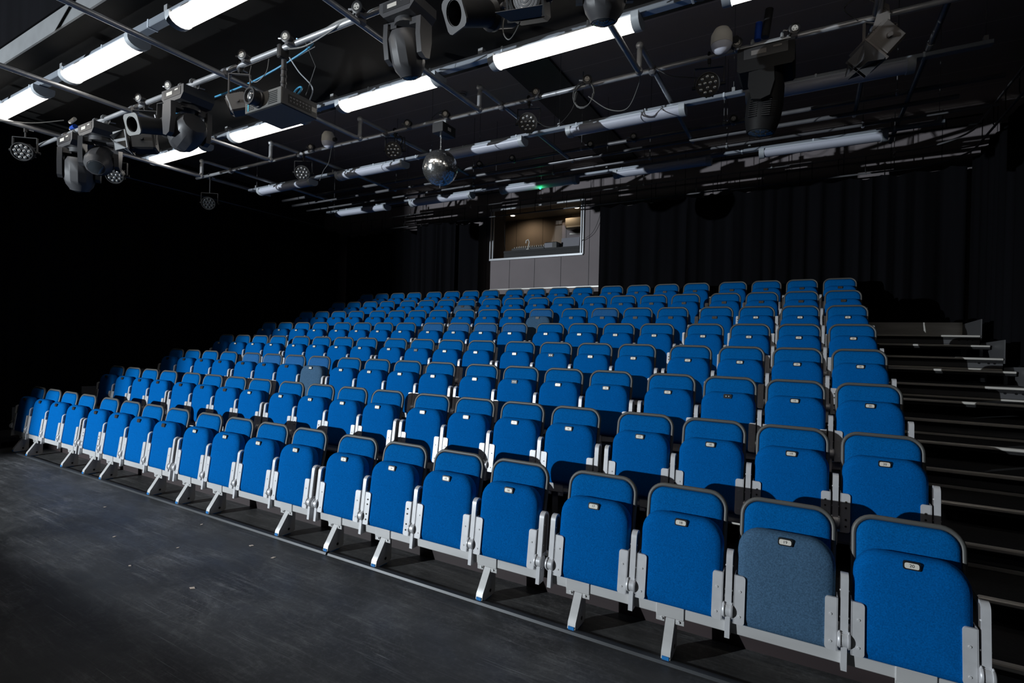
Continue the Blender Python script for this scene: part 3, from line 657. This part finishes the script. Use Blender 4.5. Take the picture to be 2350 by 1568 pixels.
mt = thing('mirror_ball_motor', 'black motor box on the bar above the mirror ball', 'motor', (-4.32, 2.04, 4.2))
MB().box((0, 0.02, 0.02), (0.16, 0.26, 0.12), 0.004).build('casing', 'black_plastic', mt); boxobj('rating_label', (0.081, 0.02, 0.02), (0.002, 0.06, 0.04), 'label_white', mt)
MB().box((0.03, 0, 0.12), (0.04, 0.03, 0.1)).build('bracket', 'zinc', mt)
MB().cyl((-0.03, 0, -0.06), (-0.03, 0, -0.04), 0.012, 10).build('spindle', 'zinc', mt)
# ------------------------------------------------------------------ lanterns and other gear on the bars
def aim(d):
    # local -Y is the beam, local +Z is up
    f = Vector(d).normalized(); y = -f; z = Vector((0, 0, 1)); x = y.cross(z)
    if x.length < 1e-3: x = Vector((1, 0, 0))
    x.normalize(); z = x.cross(y); return Matrix((x, y, z)).transposed().to_4x4()
def hook(parent, drop, m_='black_paint'):
    # clamp over the bar: the parent's origin is on the bar
    mb = MB(); pts = [(0, 0.034 * math.cos(a), 0.034 * math.sin(a)) for a in [math.radians(-60 + 30 * i) for i in range(9)]]
    mb.tube(pts, 0.011, 8); mb.box((0, 0, -0.045), (0.03, 0.03, 0.05), 0.005); mb.cyl((0, 0, -0.05), (0, 0, -drop), 0.009, 8)
    mb.build('hook_clamp', m_, parent)
    MB().cyl((0.0, 0.03, -0.03), (0, 0.075, -0.03), 0.006, 8).build('wing_bolt', 'zinc', parent)
def yoke(parent, w_, h, z, m_='black_paint', rot=0.0):
    mb = MB(); mb.x = Matrix.Translation((0, 0, z)) @ Matrix.Rotation(rot, 4, 'Z')
    mb.prism([(-w_ / 2, 0), (w_ / 2, 0), (w_ / 2, -h), (w_ / 2 - 0.006, -h), (w_ / 2 - 0.006, -0.006), (-w_ / 2 + 0.006, -0.006), (-w_ / 2 + 0.006, -h), (-w_ / 2, -h)], 'y', -0.014, 0.014)
    mb.build('yoke', m_, parent)
def par_can(loc, label, d, rot=0.0, drop=0.05, s_=1.0, m_='black_paint', group='led par lamps', lens_m='lens_clear'):
    t = thing('led_par_lamp', label, 'stage light', loc, group)
    hook(t, drop); yoke(t, 0.26 * s_, 0.17 * s_, -drop, m_, rot)
    X = Matrix.Translation((0, 0, -drop - 0.17 * s_)) @ aim(d)
    mb = MB(); mb.x = X; mb.lathe([(-0.09, 0.045), (-0.085, 0.075), (-0.03, 0.095), (0.07, 0.1), (0.08, 0.105), (0.095, 0.105), (0.095, 0.097), (0.085, 0.095)], (0, 0, 0), (0, -1, 0), 26)
    for k in range(10): a = 2 * PI * k / 10; mb.box((0.09 * math.cos(a), 0.05, 0.09 * math.sin(a)), (0.012, 0.05, 0.012))
    for sg in (-1, 1): mb.cyl((sg * 0.1, 0, 0), (sg * 0.145, 0, 0), 0.016, 10)
    if s_ != 1.0: mb.v = [tuple(Vector((0, 0, -drop - 0.17 * s_)) + (Vector(v) - Vector((0, 0, -drop - 0.17 * s_))) * s_) for v in mb.v]
    mb.build('housing', m_, t)
    for rad, cnt, ph in ((0.026, 3, 0.5), (0.068, 9, 0.2)):
        for k in range(cnt):
            a = 2 * PI * k / cnt + ph; lm = MB(); lm.x = X
            lm.lathe([(0.083, 0.0165), (0.09, 0.0165), (0.097, 0.012), (0.1, 0.005)], (rad * math.cos(a), 0, rad * math.sin(a)), (0, -1, 0), 12)
            lm.v = [tuple(Vector((0, 0, -drop - 0.17 * s_)) + (Vector(v) - Vector((0, 0, -drop - 0.17 * s_))) * s_) for v in lm.v]
            lm.build('lens', lens_m, t)
    return t
par_can((-6.85, 2.04, ZR2), 'black led par lamp on the mirror ball bar, farthest left', (0.62, -0.75, -0.3), 0.5, 0.12)
par_can((-5.09, 2.04, ZR2), 'black led par lamp just left of the mirror ball', (0.45, -0.85, -0.3), 0.4, 0.08)
par_can((-3.14, 2.04, ZR2), 'black led par lamp right of the mirror ball beside coiled cable', (0.35, -0.9, -0.28), 0.3, 0.1)
par_can((-1.26, 2.04, ZR2), 'black led par lamp under the right white dome sensor', (0.05, -0.95, -0.3), 0.25, 0.1)
par_can((-8.63, -0.5, ZL), 'led par lamp with silver pin on the leftmost cross bar', (0.75, -0.55, -0.3), 0.7, 0.13)
par_can((-8.63, 0.45, ZL), 'small led par lamp partly hidden under two moving heads', (0.7, -0.6, -0.4), 0.7, 0.13)
par_can((-9.2, 2.04, ZR2), 'dim led par lamp far back near the left curtain', (0.7, -0.65, -0.25), 0.7, 0.3, 1.0, 'rod_black', 'led par lamps', 'glass_dark')  # darker housing and lenses put the dim light of this corner into the colour
def moving_head(loc, label, yaw, tilt, base_m='dark_grey_plastic', s_=1.0, style=0, panel='label_white'):
    # the origin is on the bar; base hangs just below
    t = thing('moving_head_light', label, 'stage light', loc, 'moving head lights')
    R = Matrix.Scale(s_, 4)
    bh = 0.16 if style else 0.115; ph_ = 0.12 if style else 0.215; ch = 0.015 if style else 0.045; al = 0.7 if style else 1.0
    for sx in (-0.09, 0.09):
        mb = MB(); mb.x = R; mb.tube([(sx, 0.034 * math.cos(a), 0.034 * math.sin(a)) for a in [math.radians(-70 + 32 * i) for i in range(9)]], 0.011, 8); mb.box((sx, 0, -0.05), (0.035, 0.05, 0.04), 0.006); mb.cyl((sx, 0.03, -0.02), (sx, 0.09, -0.01), 0.006, 8)
        mb.build('omega_clamp', 'zinc', t)
    bz = -0.07
    mb = MB(); mb.x = R
    P = [(-0.17, 0.0), (0.17, 0.0), (0.17, -bh + ch), (0.17 - ch, -bh), (-0.17 + ch, -bh), (-0.17, -bh + ch)]
    mb.prism([(p[0], bz + p[1]) for p in P], 'y', -0.13, 0.13); b = mb.build('base', base_m, t, True, 25)
    mb = MB(); mb.x = R; mb.box((0, -0.131, bz - 0.045), (0.26, 0.004, 0.07)); mb.m = 1; mb.box((-0.04, -0.134, bz - 0.045), (0.09, 0.003, 0.03)); mb.box((0.07, -0.134, bz - 0.03), (0.05, 0.003, 0.012)); mb.build('control_panel', ['black_plastic', panel], b)
    zy = bz - bh - 0.01; Y = R @ Matrix.Translation((0, 0, zy)) @ Matrix.Rotation(yaw, 4, 'Z')
    mb = MB(); mb.x = Y; mb.lathe([(0.01, 0.1), (-0.03, 0.1)], (0, 0, 0), (0, 0, 1), 20)
    for sg in (-1, 1):
        mb.prism([(-0.075, -0.01), (0.075, -0.01), (0.08, -0.14 * al), (0.055, -0.27 * al), (0.0, -0.29 * al), (-0.055, -0.27 * al), (-0.08, -0.14 * al)], 'x', sg * 0.128, sg * 0.168)
        mb.prism([(-0.06, 0.0), (0.06, 0.0), (0.06, -0.05), (-0.06, -0.05)], 'x', sg * 0.06, sg * 0.15)
    mb.build('yoke', base_m, t, True, 25)
    H = Y @ Matrix.Translation((0, 0, -ph_)) @ Matrix.Rotation(tilt, 4, 'X')
    mb = MB(); mb.x = H
    if style == 0: prof = [(-0.15, 0.05), (-0.145, 0.095), (-0.1, 0.122), (0.0, 0.126), (0.08, 0.124), (0.125, 0.11), (0.16, 0.085), (0.175, 0.078)]
    else: prof = [(-0.15, 0.045), (-0.14, 0.085), (-0.06, 0.105), (0.06, 0.115), (0.16, 0.11), (0.22, 0.095), (0.245, 0.088)]
    mb.lathe(prof, (0, 0, 0), (0, 0, -1), 28 if style else 12)
    mb.m = 1
    for sg in ((-1, 1) if style else ()):
        for k in range(9):
            for sx in (-1, 1): mb.box((sx * 0.106, sg * 0.042, -0.055 - k * 0.014), (0.02, 0.05, 0.005))
    hd = mb.build('head', ['dark_grey_plastic' if style == 0 else 'matte_black', 'rod_black'], t, True, 50 if style else 28)
    e = prof[-1]; mb = MB(); mb.x = H; mb.lathe([(e[0] - 0.012, e[1] - 0.004), (e[0] + 0.004, e[1] * 0.85), (e[0] + 0.016, e[1] * 0.45), (e[0] + 0.02, 0.008)], (0, 0, 0), (0, 0, -1), 24); mb.build('lens', 'glass_dark', hd)
    return t
moving_head((-3.01, -0.1, ZR1), 'large grey moving head light hanging right of the projector', 0.1, 0.35, 'dark_grey_plastic', 0.96)
moving_head((-5.88, -0.1, ZR1), 'grey moving head light between the profile lamp and the projector', 1.5, 1.15, 'dark_grey_plastic', 1.15)
moving_head((-8.25, -0.1, ZR1 - 0.04), 'lower left moving head light with its nose pointing down', 1.1, 0.25, 'dark_grey_plastic', 1.22)
moving_head((-7.72, -0.1, ZR1), 'moving head light with white and red display beside barn doors', 0.95, -0.9, 'dark_grey_plastic', 1.15, 0, 'label_white')
moving_head((-0.78, 2.04, ZR2), 'black moving head light with slotted egg shaped head at right', 1.45, 0.12, 'matte_black', 1.3, 1, 'arm_side')
moving_head((-1.5, -0.1, ZR1), 'dark moving head light cropped at the top edge of the picture', 0.4, 0.25, 'dark_grey_plastic', 1.0)
def profile_lamp(loc, label, d, drop=0.2, rot=0.0, L=0.34, front='fascia_paint'):
    t = thing('profile_spotlight', label, 'stage light', loc, 'profile spotlights')
    hook(t, 0.08); yoke(t, 0.22, drop - 0.06, -0.08, 'black_paint', rot)
    X = Matrix.Translation((0, 0, -drop)) @ aim(d)
    mb = MB(); mb.x = X
    mb.lathe([(-0.22, 0.06), (-0.2, 0.085), (-0.05, 0.09), (-0.03, 0.105), (0.0, 0.105), (0.02, 0.08), (L - 0.03, 0.08), (L - 0.03, 0.086), (L, 0.086), (L, 0.07), (L - 0.1, 0.07)], (0, 0, 0), (0, -1, 0), 24, True)
    b = mb.build('barrel', 'black_paint', t)
    mb = MB(); mb.x = X
    o_, i_ = [], []
    for k in range(32):
        q = 2 * PI * k / 32; c, n_ = math.cos(q), math.sin(q); e = 0.1 / max(abs(c), abs(n_)); e = min(e, 0.125); o_.append((e * c, e * n_)); i_.append((0.074 * c, 0.074 * n_))
    mb.loft([[(p[0], -L - 0.008, p[1]) for p in i_], [(p[0], -L - 0.008, p[1]) for p in o_], [(p[0], -L + 0.006, p[1]) for p in o_], [(p[0], -L + 0.006, p[1]) for p in i_]], True, True)
    mb.build('colour_frame', front, t, False)
    mb = MB(); mb.x = X; mb.lathe([(L - 0.11, 0.069), (L - 0.1, 0.06), (L - 0.094, 0.02)], (0, 0, 0), (0, -1, 0), 20); mb.build('lens', 'glass_dark', t)
    for a, b, r in (((-0.09, 0.02, 0), (-0.13, 0.02, 0), 0.018), ((0.09, 0.02, 0), (0.13, 0.02, 0), 0.018), ((0.03, -0.1, 0.08), (0.03, -0.1, 0.11), 0.012)):
        mb = MB(); mb.x = X; mb.cyl(a, b, r, 10); mb.build('knob', 'steel_dark', t)
    return t
profile_lamp((-6.3, -0.1, ZR1), 'black profile spotlight with square grey colour frame at left', (0.15, -0.93, -0.28), 0.34, 0.2, 0.34, 'frame_grey')
profile_lamp((-2.30, -0.1, ZR1), 'black profile spotlight with square colour frame at the top', (-0.3, -0.85, -0.38), 0.32, 0.3, 0.3, 'dark_grey_plastic')
profile_lamp((-0.9, -0.1, ZR1), 'black lantern nose cropped by the top edge near the right', (-0.1, -0.25, -1.0), 0.3, 0.3, 0.3, 'black_paint')
def fresnel(loc, label, d, drop=0.24, rot=0.0, doors=(1, 1, 1, 1), body='black_paint', lens='fresnel_lens', s_=1.0, door_m='fascia_paint', spread=0.6):
    t = thing('fresnel_spotlight', label, 'stage light', loc, 'fresnel spotlights')
    hook(t, 0.08); yoke(t, 0.27 * s_, drop - 0.06, -0.08, body, rot)
    X = Matrix.Translation((0, 0, -drop)) @ aim(d) @ Matrix.Scale(s_, 4)
    mb = MB(); mb.x = X; mb.box((0, 0, 0), (0.22, 0.24, 0.22), 0.02)
    for k in range(5): mb.box((0, 0.02 + k * 0.022 - 0.05, 0.112), (0.18, 0.01, 0.01))
    mb.lathe([(0.11, 0.1), (0.135, 0.1), (0.135, 0.085), (0.12, 0.085)], (0, 0, 0), (0, -1, 0), 24)
    for sg in (-1, 1): mb.cyl((sg * 0.11, 0, 0), (sg * 0.145, 0, 0), 0.02, 10)
    mb.build('housing', body, t, True, 30)
    mb = MB(); mb.x = X
    rg = [(0.118, 0.086)]
    for k in range(9): r = 0.084 - k * 0.0092; rg += [(0.122 + 0.004 * (k % 2) + k * 0.0012, r), (0.127 + k * 0.0012, r - 0.004)]
    mb.lathe(rg, (0, 0, 0), (0, -1, 0), 28); mb.build('lens', lens, t)
    if any(doors):
        mb = MB(); mb.x = X
        for sg in (-1, 1): mb.box((sg * 0.112, -0.135, 0), (0.014, 0.014, 0.236)); mb.box((0, -0.135, sg * 0.112), (0.21, 0.014, 0.014))
        mb.build('door_frame', body, t, False)
        for k, on in enumerate(doors):
            if not on: continue
            mb = MB(); mb.x = X @ Matrix.Rotation(PI / 2 * k, 4, 'Y') @ Matrix.Translation((0, -0.142, 0.112)) @ Matrix.Rotation(spread, 4, 'X')
            w0, w1, h = 0.1, (0.145 if k % 2 == 0 else 0.1), 0.17
            mb.loft([[(-w0, 0, -0.0012), (w0, 0, -0.0012), (w1, -h, -0.0012), (-w1, -h, -0.0012)], [(-w0, 0, 0.0012), (w0, 0, 0.0012), (w1, -h, 0.0012), (-w1, -h, 0.0012)]])
            mb.build('barn_door', door_m, t, False)
    return t
fresnel((-6.72, -0.1, ZR1), 'black fresnel lamp with grey barn doors beside two moving heads', (-0.6, -0.78, -0.15), 0.42, 0.6, (1, 1, 1, 1), 'black_paint', 'glass_dark', 0.95, 'fascia_paint')
fresnel((-5.03, -0.1, ZR1), 'brown lensed spotlight partly hidden behind the projector', (-0.6, -0.7, -0.35), 0.36, 0.6, (0, 0, 0, 0), 'arm_side', 'amber_lens', 0.72)
fresnel((-2.0, -0.1, ZR1), 'black fresnel lamp with ringed glass lens at the top edge', (0.2, -0.85, -0.4), 0.33, 0.3, (0, 0, 1, 0), 'black_paint', 'fresnel_lens', 1.0, 'arm_side', 0.2)
bd = fresnel((0.03, 2.0, ZR2), 'grey barn door spotlight hanging from the right cross bar', (-0.55, -0.25, -0.7), 0.24, 0.5, (1, 1, 1, 1), 'arm_side', 'glass_dark', 0.95, 'dark_grey_plastic')
bx = MB(); bx.x = Matrix.Translation((0, 0, -0.24)) @ aim((-0.55, -0.25, -0.7)); bx.box((-0.05, -0.06, 0.107), (0.05, 0.05, 0.002)); bx.build('green_sticker', 'label_white', bd)
MB().prism([(-0.06, -0.15), (0.06, -0.12), (0.05, 0.02), (0.0, 0.06)], 'y', -0.06, -0.054).build('hanging_plate', 'arm_side', bd)
# projector
pj = thing('projector', 'grey and black projector hanging below the front bar', 'projector', (-4.62, 0.05, 3.66))
MB().box((0, 0, 0.075), (0.5, 0.37, 0.15), 0.008).build('casing', 'dark_grey_plastic', pj)
MB().box((0, -0.188, 0.075), (0.5, 0.012, 0.148), 0.004).build('front_panel', 'frame_grey', pj)
vb = MB()
for cx in (-0.17, 0.14):
    for k in range(7): vb.box((cx, -0.1955, 0.025 + k * 0.016), (0.12 if cx > 0 else 0.1, 0.003, 0.007))
vb.build('vent_grille', 'rod_black', pj)
ln = MB().lathe([(0, 0.074), (0.025, 0.074), (0.03, 0.066), (0.07, 0.066), (0.085, 0.075), (0.105, 0.075), (0.105, 0.06), (0.085, 0.055)], (-0.045, -0.19, 0.085), (0, -1, 0), 26).build('lens_barrel', 'black_plastic', pj)
MB().lathe([(0.07, 0.056), (0.085, 0.045), (0.094, 0.02), (0.096, 0.004)], (-0.045, -0.19, 0.085), (0, -1, 0), 20).build('lens', 'glass_dark', ln)
MB().lathe([(0.02, 0.03), (0.1, 0.03), (0.106, 0.016), (0.108, 0.003)], (-0.045, -0.19, 0.085), (0, -1, 0), 16).build('lens_glint', 'lens_clear', ln)  # bright centre standing in for the reflection in the lens glass
sk = MB(); sk.box((-0.2, -0.1965, 0.05), (0.012, 0.002, 0.07)); sk.build('cyan_sticker', 'label_cyan', pj)['label'] = 'cyan sticker'
ip = MB(); ip.box((0.251, 0.0, 0.07), (0.003, 0.24, 0.075)); ip.m = 1
for k in range(7): ip.box((0.2535, -0.1 + k * 0.032, 0.085), (0.003, 0.02, 0.012)); ip.box((0.2535, -0.1 + k * 0.032, 0.055), (0.003, 0.012, 0.012))
ip.build('socket_panel', ['rod_black', 'steel_dark'], pj); boxobj('rating_label', (0.2515, 0.145, 0.075), (0.002, 0.05, 0.04), 'label_white', pj)
MB().cyl((0.19, -0.13, 0.15), (0.19, -0.13, 0.43), 0.022, 14).build('mount_column', 'dark_grey_plastic', pj)
for z in (0.2, 0.26, 0.32): MB().cyl((0.19, -0.13, z), (0.19, -0.13, z + 0.02), 0.027, 14).build('collar', 'black_plastic', pj)
boxobj('bar_clamp', (0.19, -0.14, 0.47), (0.05, 0.1, 0.12), 'black_plastic', pj, 0.01)
tag(MB().tube([(-4.13, -0.1, 4.14), (-4.12, 0.0, 3.98), (-4.39, 0.12, 3.84)], 0.003, 6).build('safety_wire', 'cable_grey'), 'thin safety wire from the front bar to the projector', 'wire')
tag(MB().tube([(-4.42 + 0.045 * math.cos(a), 0.06 + 0.02 * math.sin(a), 3.86 + 0.045 * math.sin(a)) for a in [2 * PI * i / 16 for i in range(16)]], 0.008, 6, True).build('cable_coil', 'cable_blue'), 'blue and black cable coil on top of the projector', 'cable')
# round socket outlets on the bars
SOCK = []
def socket(loc, label, m_face='label_white'):
    t = thing('socket_outlet', label, 'socket', loc, 'round socket outlets')
    MB().lathe([(-0.05, 0.036), (-0.045, 0.045), (0.0, 0.047), (0.012, 0.047), (0.016, 0.041), (0.016, 0.03)], (0, 0, 0), (0.25, -0.95, -0.1), 20).build('housing', 'black_plastic', t)
    f = MB(); d = Vector((0.25, -0.95, -0.1)).normalized(); f.lathe([(0.01, 0.026), (0.018, 0.025)], (0, 0, 0), d, 18); f.m = 1
    _, u, v = f.frame(d)
    for a in (90, 215, 325): p = d * 0.018 + (u * math.cos(math.radians(a)) + v * math.sin(math.radians(a))) * 0.015; f.cyl(p, p + d * 0.0015, 0.0045, 6)
    f.build('face', [m_face, 'rod_black'], t)
    c = MB(); c.box((0.0, 0.03, -0.03), (0.05, 0.07, 0.06), 0.01); c.cyl((-0.05, 0.0, 0.0), (-0.085, -0.01, 0.005), 0.009, 8); c.build('clamp', 'steel_dark', t)
R1S = [(-6.71, 'left of the grey moving head beside profile lamp'), (-6.12, 'directly above the grey moving head clamps'), (-4.89, 'above the lamp behind the projector'), (-4.29, 'beside the projector mount'), (-3.457, 'left of the large moving head'), (-3.04, 'above the large moving head')]
for x, s_ in R1S: socket((x, -0.165, ZR1 + 0.03), 'round socket outlet on the front bar, ' + s_)
R2S = [(-6.62, 'left of the white dome'), (-4.83, 'left of the mirror ball motor'), (-4.238, 'above the mirror ball motor'), (-3.025, 'above the led par beside the coil'), (-2.435, 'above the hanging cable coil'), (-0.57, 'right of the black moving head'), (-1.02, 'between right dome and black moving head')]
for x, s_ in R2S: socket((x, 1.975, ZR2 + 0.03), 'round socket outlet on the mirror ball bar, ' + s_)
R3S = [(-5.3, 'first'), (-4.855, 'second'), (-4.273, 'third'), (-3.045, 'fourth'), (-2.447, 'fifth'), (-1.237, 'sixth'), (-1.031, 'seventh')]
for x, s_ in R3S: socket((x, 3.655, 4.39), 'round socket outlet on the rear socket bar, %s from the left' % s_)
# white dome sensors
def dome(loc, label):
    t = thing('dome_sensor', label, 'sensor', loc, 'white dome sensors')
    MB().lathe([(0.11, 0.02), (0.1, 0.06), (0.05, 0.088), (0.0, 0.092), (-0.04, 0.092)], (0, 0, 0), (0, 0, 1), 24).build('housing', 'white_plastic', t)
    MB().lathe([(-0.04, 0.088), (-0.07, 0.08), (-0.1, 0.055), (-0.115, 0.02), (-0.118, 0.004)], (0, 0, 0), (0, 0, 1), 24).build('dome_lens', 'diffuser_off', t)
    MB().box((0.11, 0.02, -0.01), (0.06, 0.05, 0.05), 0.01).build('bracket', 'black_plastic', t)
dome((-6.27, 1.98, 4.42), 'white dome sensor on the bar left of the mirror ball')
dome((-1.14, 1.92, 4.40), 'white dome sensor on the bar at the right')
# plugs and cables
def cable(pts, label, m_='cable_black', r=0.005):
    P = [Vector(p) for p in pts]; out = []
    for k in range(len(P) - 1):
        p0, p1, p2, p3 = P[max(k - 1, 0)], P[k], P[k + 1], P[min(k + 2, len(P) - 1)]
        for i in range(6):
            t = i / 6; out.append(0.5 * ((2 * p1) + (p2 - p0) * t + (2 * p0 - 5 * p1 + 4 * p2 - p3) * t * t + (3 * p1 - p0 - 3 * p2 + p3) * t ** 3))
    out.append(P[-1])
    return tag(MB().tube(out, r, 6).build('cable', m_), label, 'cable', 'cables')
def coil(c, r, n, label, m_='cable_black'):
    pts = []
    for i in range(n * 16 + 1): a = 2 * PI * i / 16; rr = r * (1 + 0.12 * math.sin(i * 0.37)); pts.append((c[0] + rr * math.cos(a) * 0.85, c[1] + 0.02 * math.sin(i * 0.21), c[2] + rr * math.sin(a)))
    return tag(MB().tube(pts, 0.005, 6).build('cable_coil', m_), label, 'cable', 'cables')
coil((-2.47, 1.99, 4.22), 0.13, 3, 'loose black cable coil hanging right of the led par', 'cable_grey')
coil((-5.1, 2.12, 4.24), 0.07, 3, 'black cable coil on the raised cross bar left of the mirror ball')
cable([(-3.05, 2.0, 4.1), (-2.9, 1.98, 3.98), (-2.75, 1.98, 3.97), (-2.6, 1.98, 4.1), (-2.55, 2.0, 4.28)], 'black cable sagging from the led par to the coil')
cable([(-2.42, 1.98, 4.2), (-2.2, 1.97, 4.02), (-2.0, 1.95, 3.98), (-1.85, 1.8, 4.1), (-1.78, 1.62, 4.12)], 'cable sagging from the coil to the elbow pipe', 'cable_grey')
cable([(-1.75, 2.0, 4.34), (-1.6, 1.98, 4.22), (-1.45, 1.98, 4.17), (-1.3, 2.0, 4.14)], 'black cable running to the led par below right dome')
cable([(-8.0, 0.35, 4.2), (-7.3, 0.34, 4.26), (-6.4, 0.32, 4.28), (-5.4, 0.3, 4.29), (-4.5, 0.25, 4.38), (-4.4, 0.02, 4.3)], 'blue cable slung along below the black soffit', 'cable_blue', 0.009)
cable([(-7.6, 0.4, 4.2), (-6.6, 0.38, 4.27), (-5.4, 0.34, 4.33), (-4.5, 0.3, 4.4)], 'thin black cable beside the blue cable', 'cable_black', 0.006)
cable([(-4.32, -0.12, 4.12), (-4.1, -0.13, 4.08), (-3.85, -0.12, 4.12), (-3.6, -0.12, 4.18)], 'grey cable looped under front bar right of projector', 'cable_grey', 0.007)
cable([(-4.0, -0.06, 4.2), (-3.8, -0.06, 4.23), (-3.62, -0.06, 4.24), (-3.55, -0.08, 4.35)], 'pale cable bundle tied on the front bar', 'cable_grey', 0.012)
cable([(-4.83, -0.12, 4.1), (-4.82, -0.14, 3.98), (-4.72, -0.14, 3.92), (-4.6, -0.13, 3.98), (-4.58, -0.12, 4.1)], 'thin loop of cable above the projector lens', 'cable_grey', 0.004)
cable([(-4.36, -0.08, 4.08), (-4.33, 0.0, 3.98), (-4.28, 0.1, 3.88), (-4.36, 0.14, 3.8)], 'pale blue cable from the bar into the projector', 'fitting_body', 0.005)
cable([(-6.1, -0.12, 4.12), (-6.08, -0.14, 4.03), (-5.95, -0.14, 4.0)], 'short cable by the grey moving head', 'cable_grey', 0.004)
cable([(-2.15, -0.12, 3.85), (-2.17, -0.14, 3.68), (-2.12, -0.14, 3.6), (-2.05, -0.14, 3.68), (-2.02, -0.12, 3.84)], 'brown safety wire looped below the top profile lamp', 'cable_grey', 0.004)
cable([(-9.6, -0.9, 4.0), (-9.0, -0.85, 4.06), (-8.63, -0.8, 4.07), (-8.45, -0.5, 4.12), (-8.3, -0.25, 4.22)], 'grey cable from the blue plug to the left cross bar', 'cable_grey', 0.006)
cable([(-4.62, 2.05, 4.3), (-4.5, 2.06, 4.42), (-4.35, 2.06, 4.47), (-4.27, 2.05, 4.4)], 'black cable arched above the mirror ball motor')
cable([(-6.2, 1.98, 4.3), (-6.25, 1.98, 4.1), (-6.35, 1.98, 4.0), (-6.45, 2.0, 3.88)], 'black cable hanging below the left white dome')
cable([(0.1, 1.95, 4.3), (-0.1, 1.9, 4.45), (-0.22, 1.9, 4.4), (-0.12, 1.95, 4.3)], 'black cable looped round the right cross bar')
cable([(-4.25, 7.25, 4.55), (-4.2, 7.23, 4.35), (-4.35, 7.23, 4.0), (-4.58, 7.24, 3.85), (-4.7, 7.5, 3.82)], 'black cable drooping beside the control room window')
cable([(-6.62, 7.35, 4.74), (-6.6, 7.4, 4.3), (-6.61, 7.45, 3.9), (-6.58, 7.55, 3.7)], 'thin black cable hanging in the left of the control window')
cable([(-8.9, 0.02, 4.25), (-8.3, 0.0, 4.22), (-7.9, -0.08, 4.16)], 'thin pale cable to the left moving heads', 'fitting_body', 0.005)
pg = thing('power_plug', 'blue and white power connectors beside the left moving heads', 'plug', (-8.45, -0.1, 4.3), None)
MB().cyl((-0.1, 0, 0), (0.03, 0, 0.02), 0.022, 12).build('white_connector', 'white_plastic', pg); MB().cyl((-0.04, 0, -0.09), (0.05, 0, -0.08), 0.03, 12).build('blue_connector', 'blue_plug', pg); MB().cyl((-0.08, 0, -0.095), (-0.04, 0, -0.09), 0.02, 12).build('cap', 'white_plastic', pg)
pg2 = thing('power_plug', 'dark blue power connector above the right moving head', 'plug', (-0.86, 2.06, 4.45), None)
MB().cyl((0, 0, -0.05), (0.01, 0, 0.1), 0.03, 12).build('blue_connector', 'blue_plug', pg2); MB().cyl((0.06, 0, -0.04), (0.09, 0, 0.2), 0.034, 12).build('black_connector', 'black_plastic', pg2)
# scraps on the floor
for k, (x, y, s_) in enumerate(((-3.88, -0.47, 0.016), (-4.22, -0.42, 0.018), (-5.0, -0.37, 0.014), (-3.9, -1.05, 0.02), (-4.65, -0.75, 0.012), (-5.3, -0.9, 0.012), (-4.6, -1.1, 0.011), (-6.2, -0.6, 0.012))):
    a = random.random() * 3; P = [(x + s_ * q * math.cos(a + b), y + s_ * q * math.sin(a + b), 0.0) for q, b in ((1.2, 0), (0.8, 1.6), (1.1, 3.2), (0.7, 4.7))]
    tag(MB().prism([(p[0], p[1]) for p in P], 'z', 0.001, 0.003).build('paper_scrap', 'paper'), 'tiny pale paper scrap on the black floor, %s from the right' % ORD[k], 'paper scrap', 'floor scraps')
bpy.context.view_layer.update()
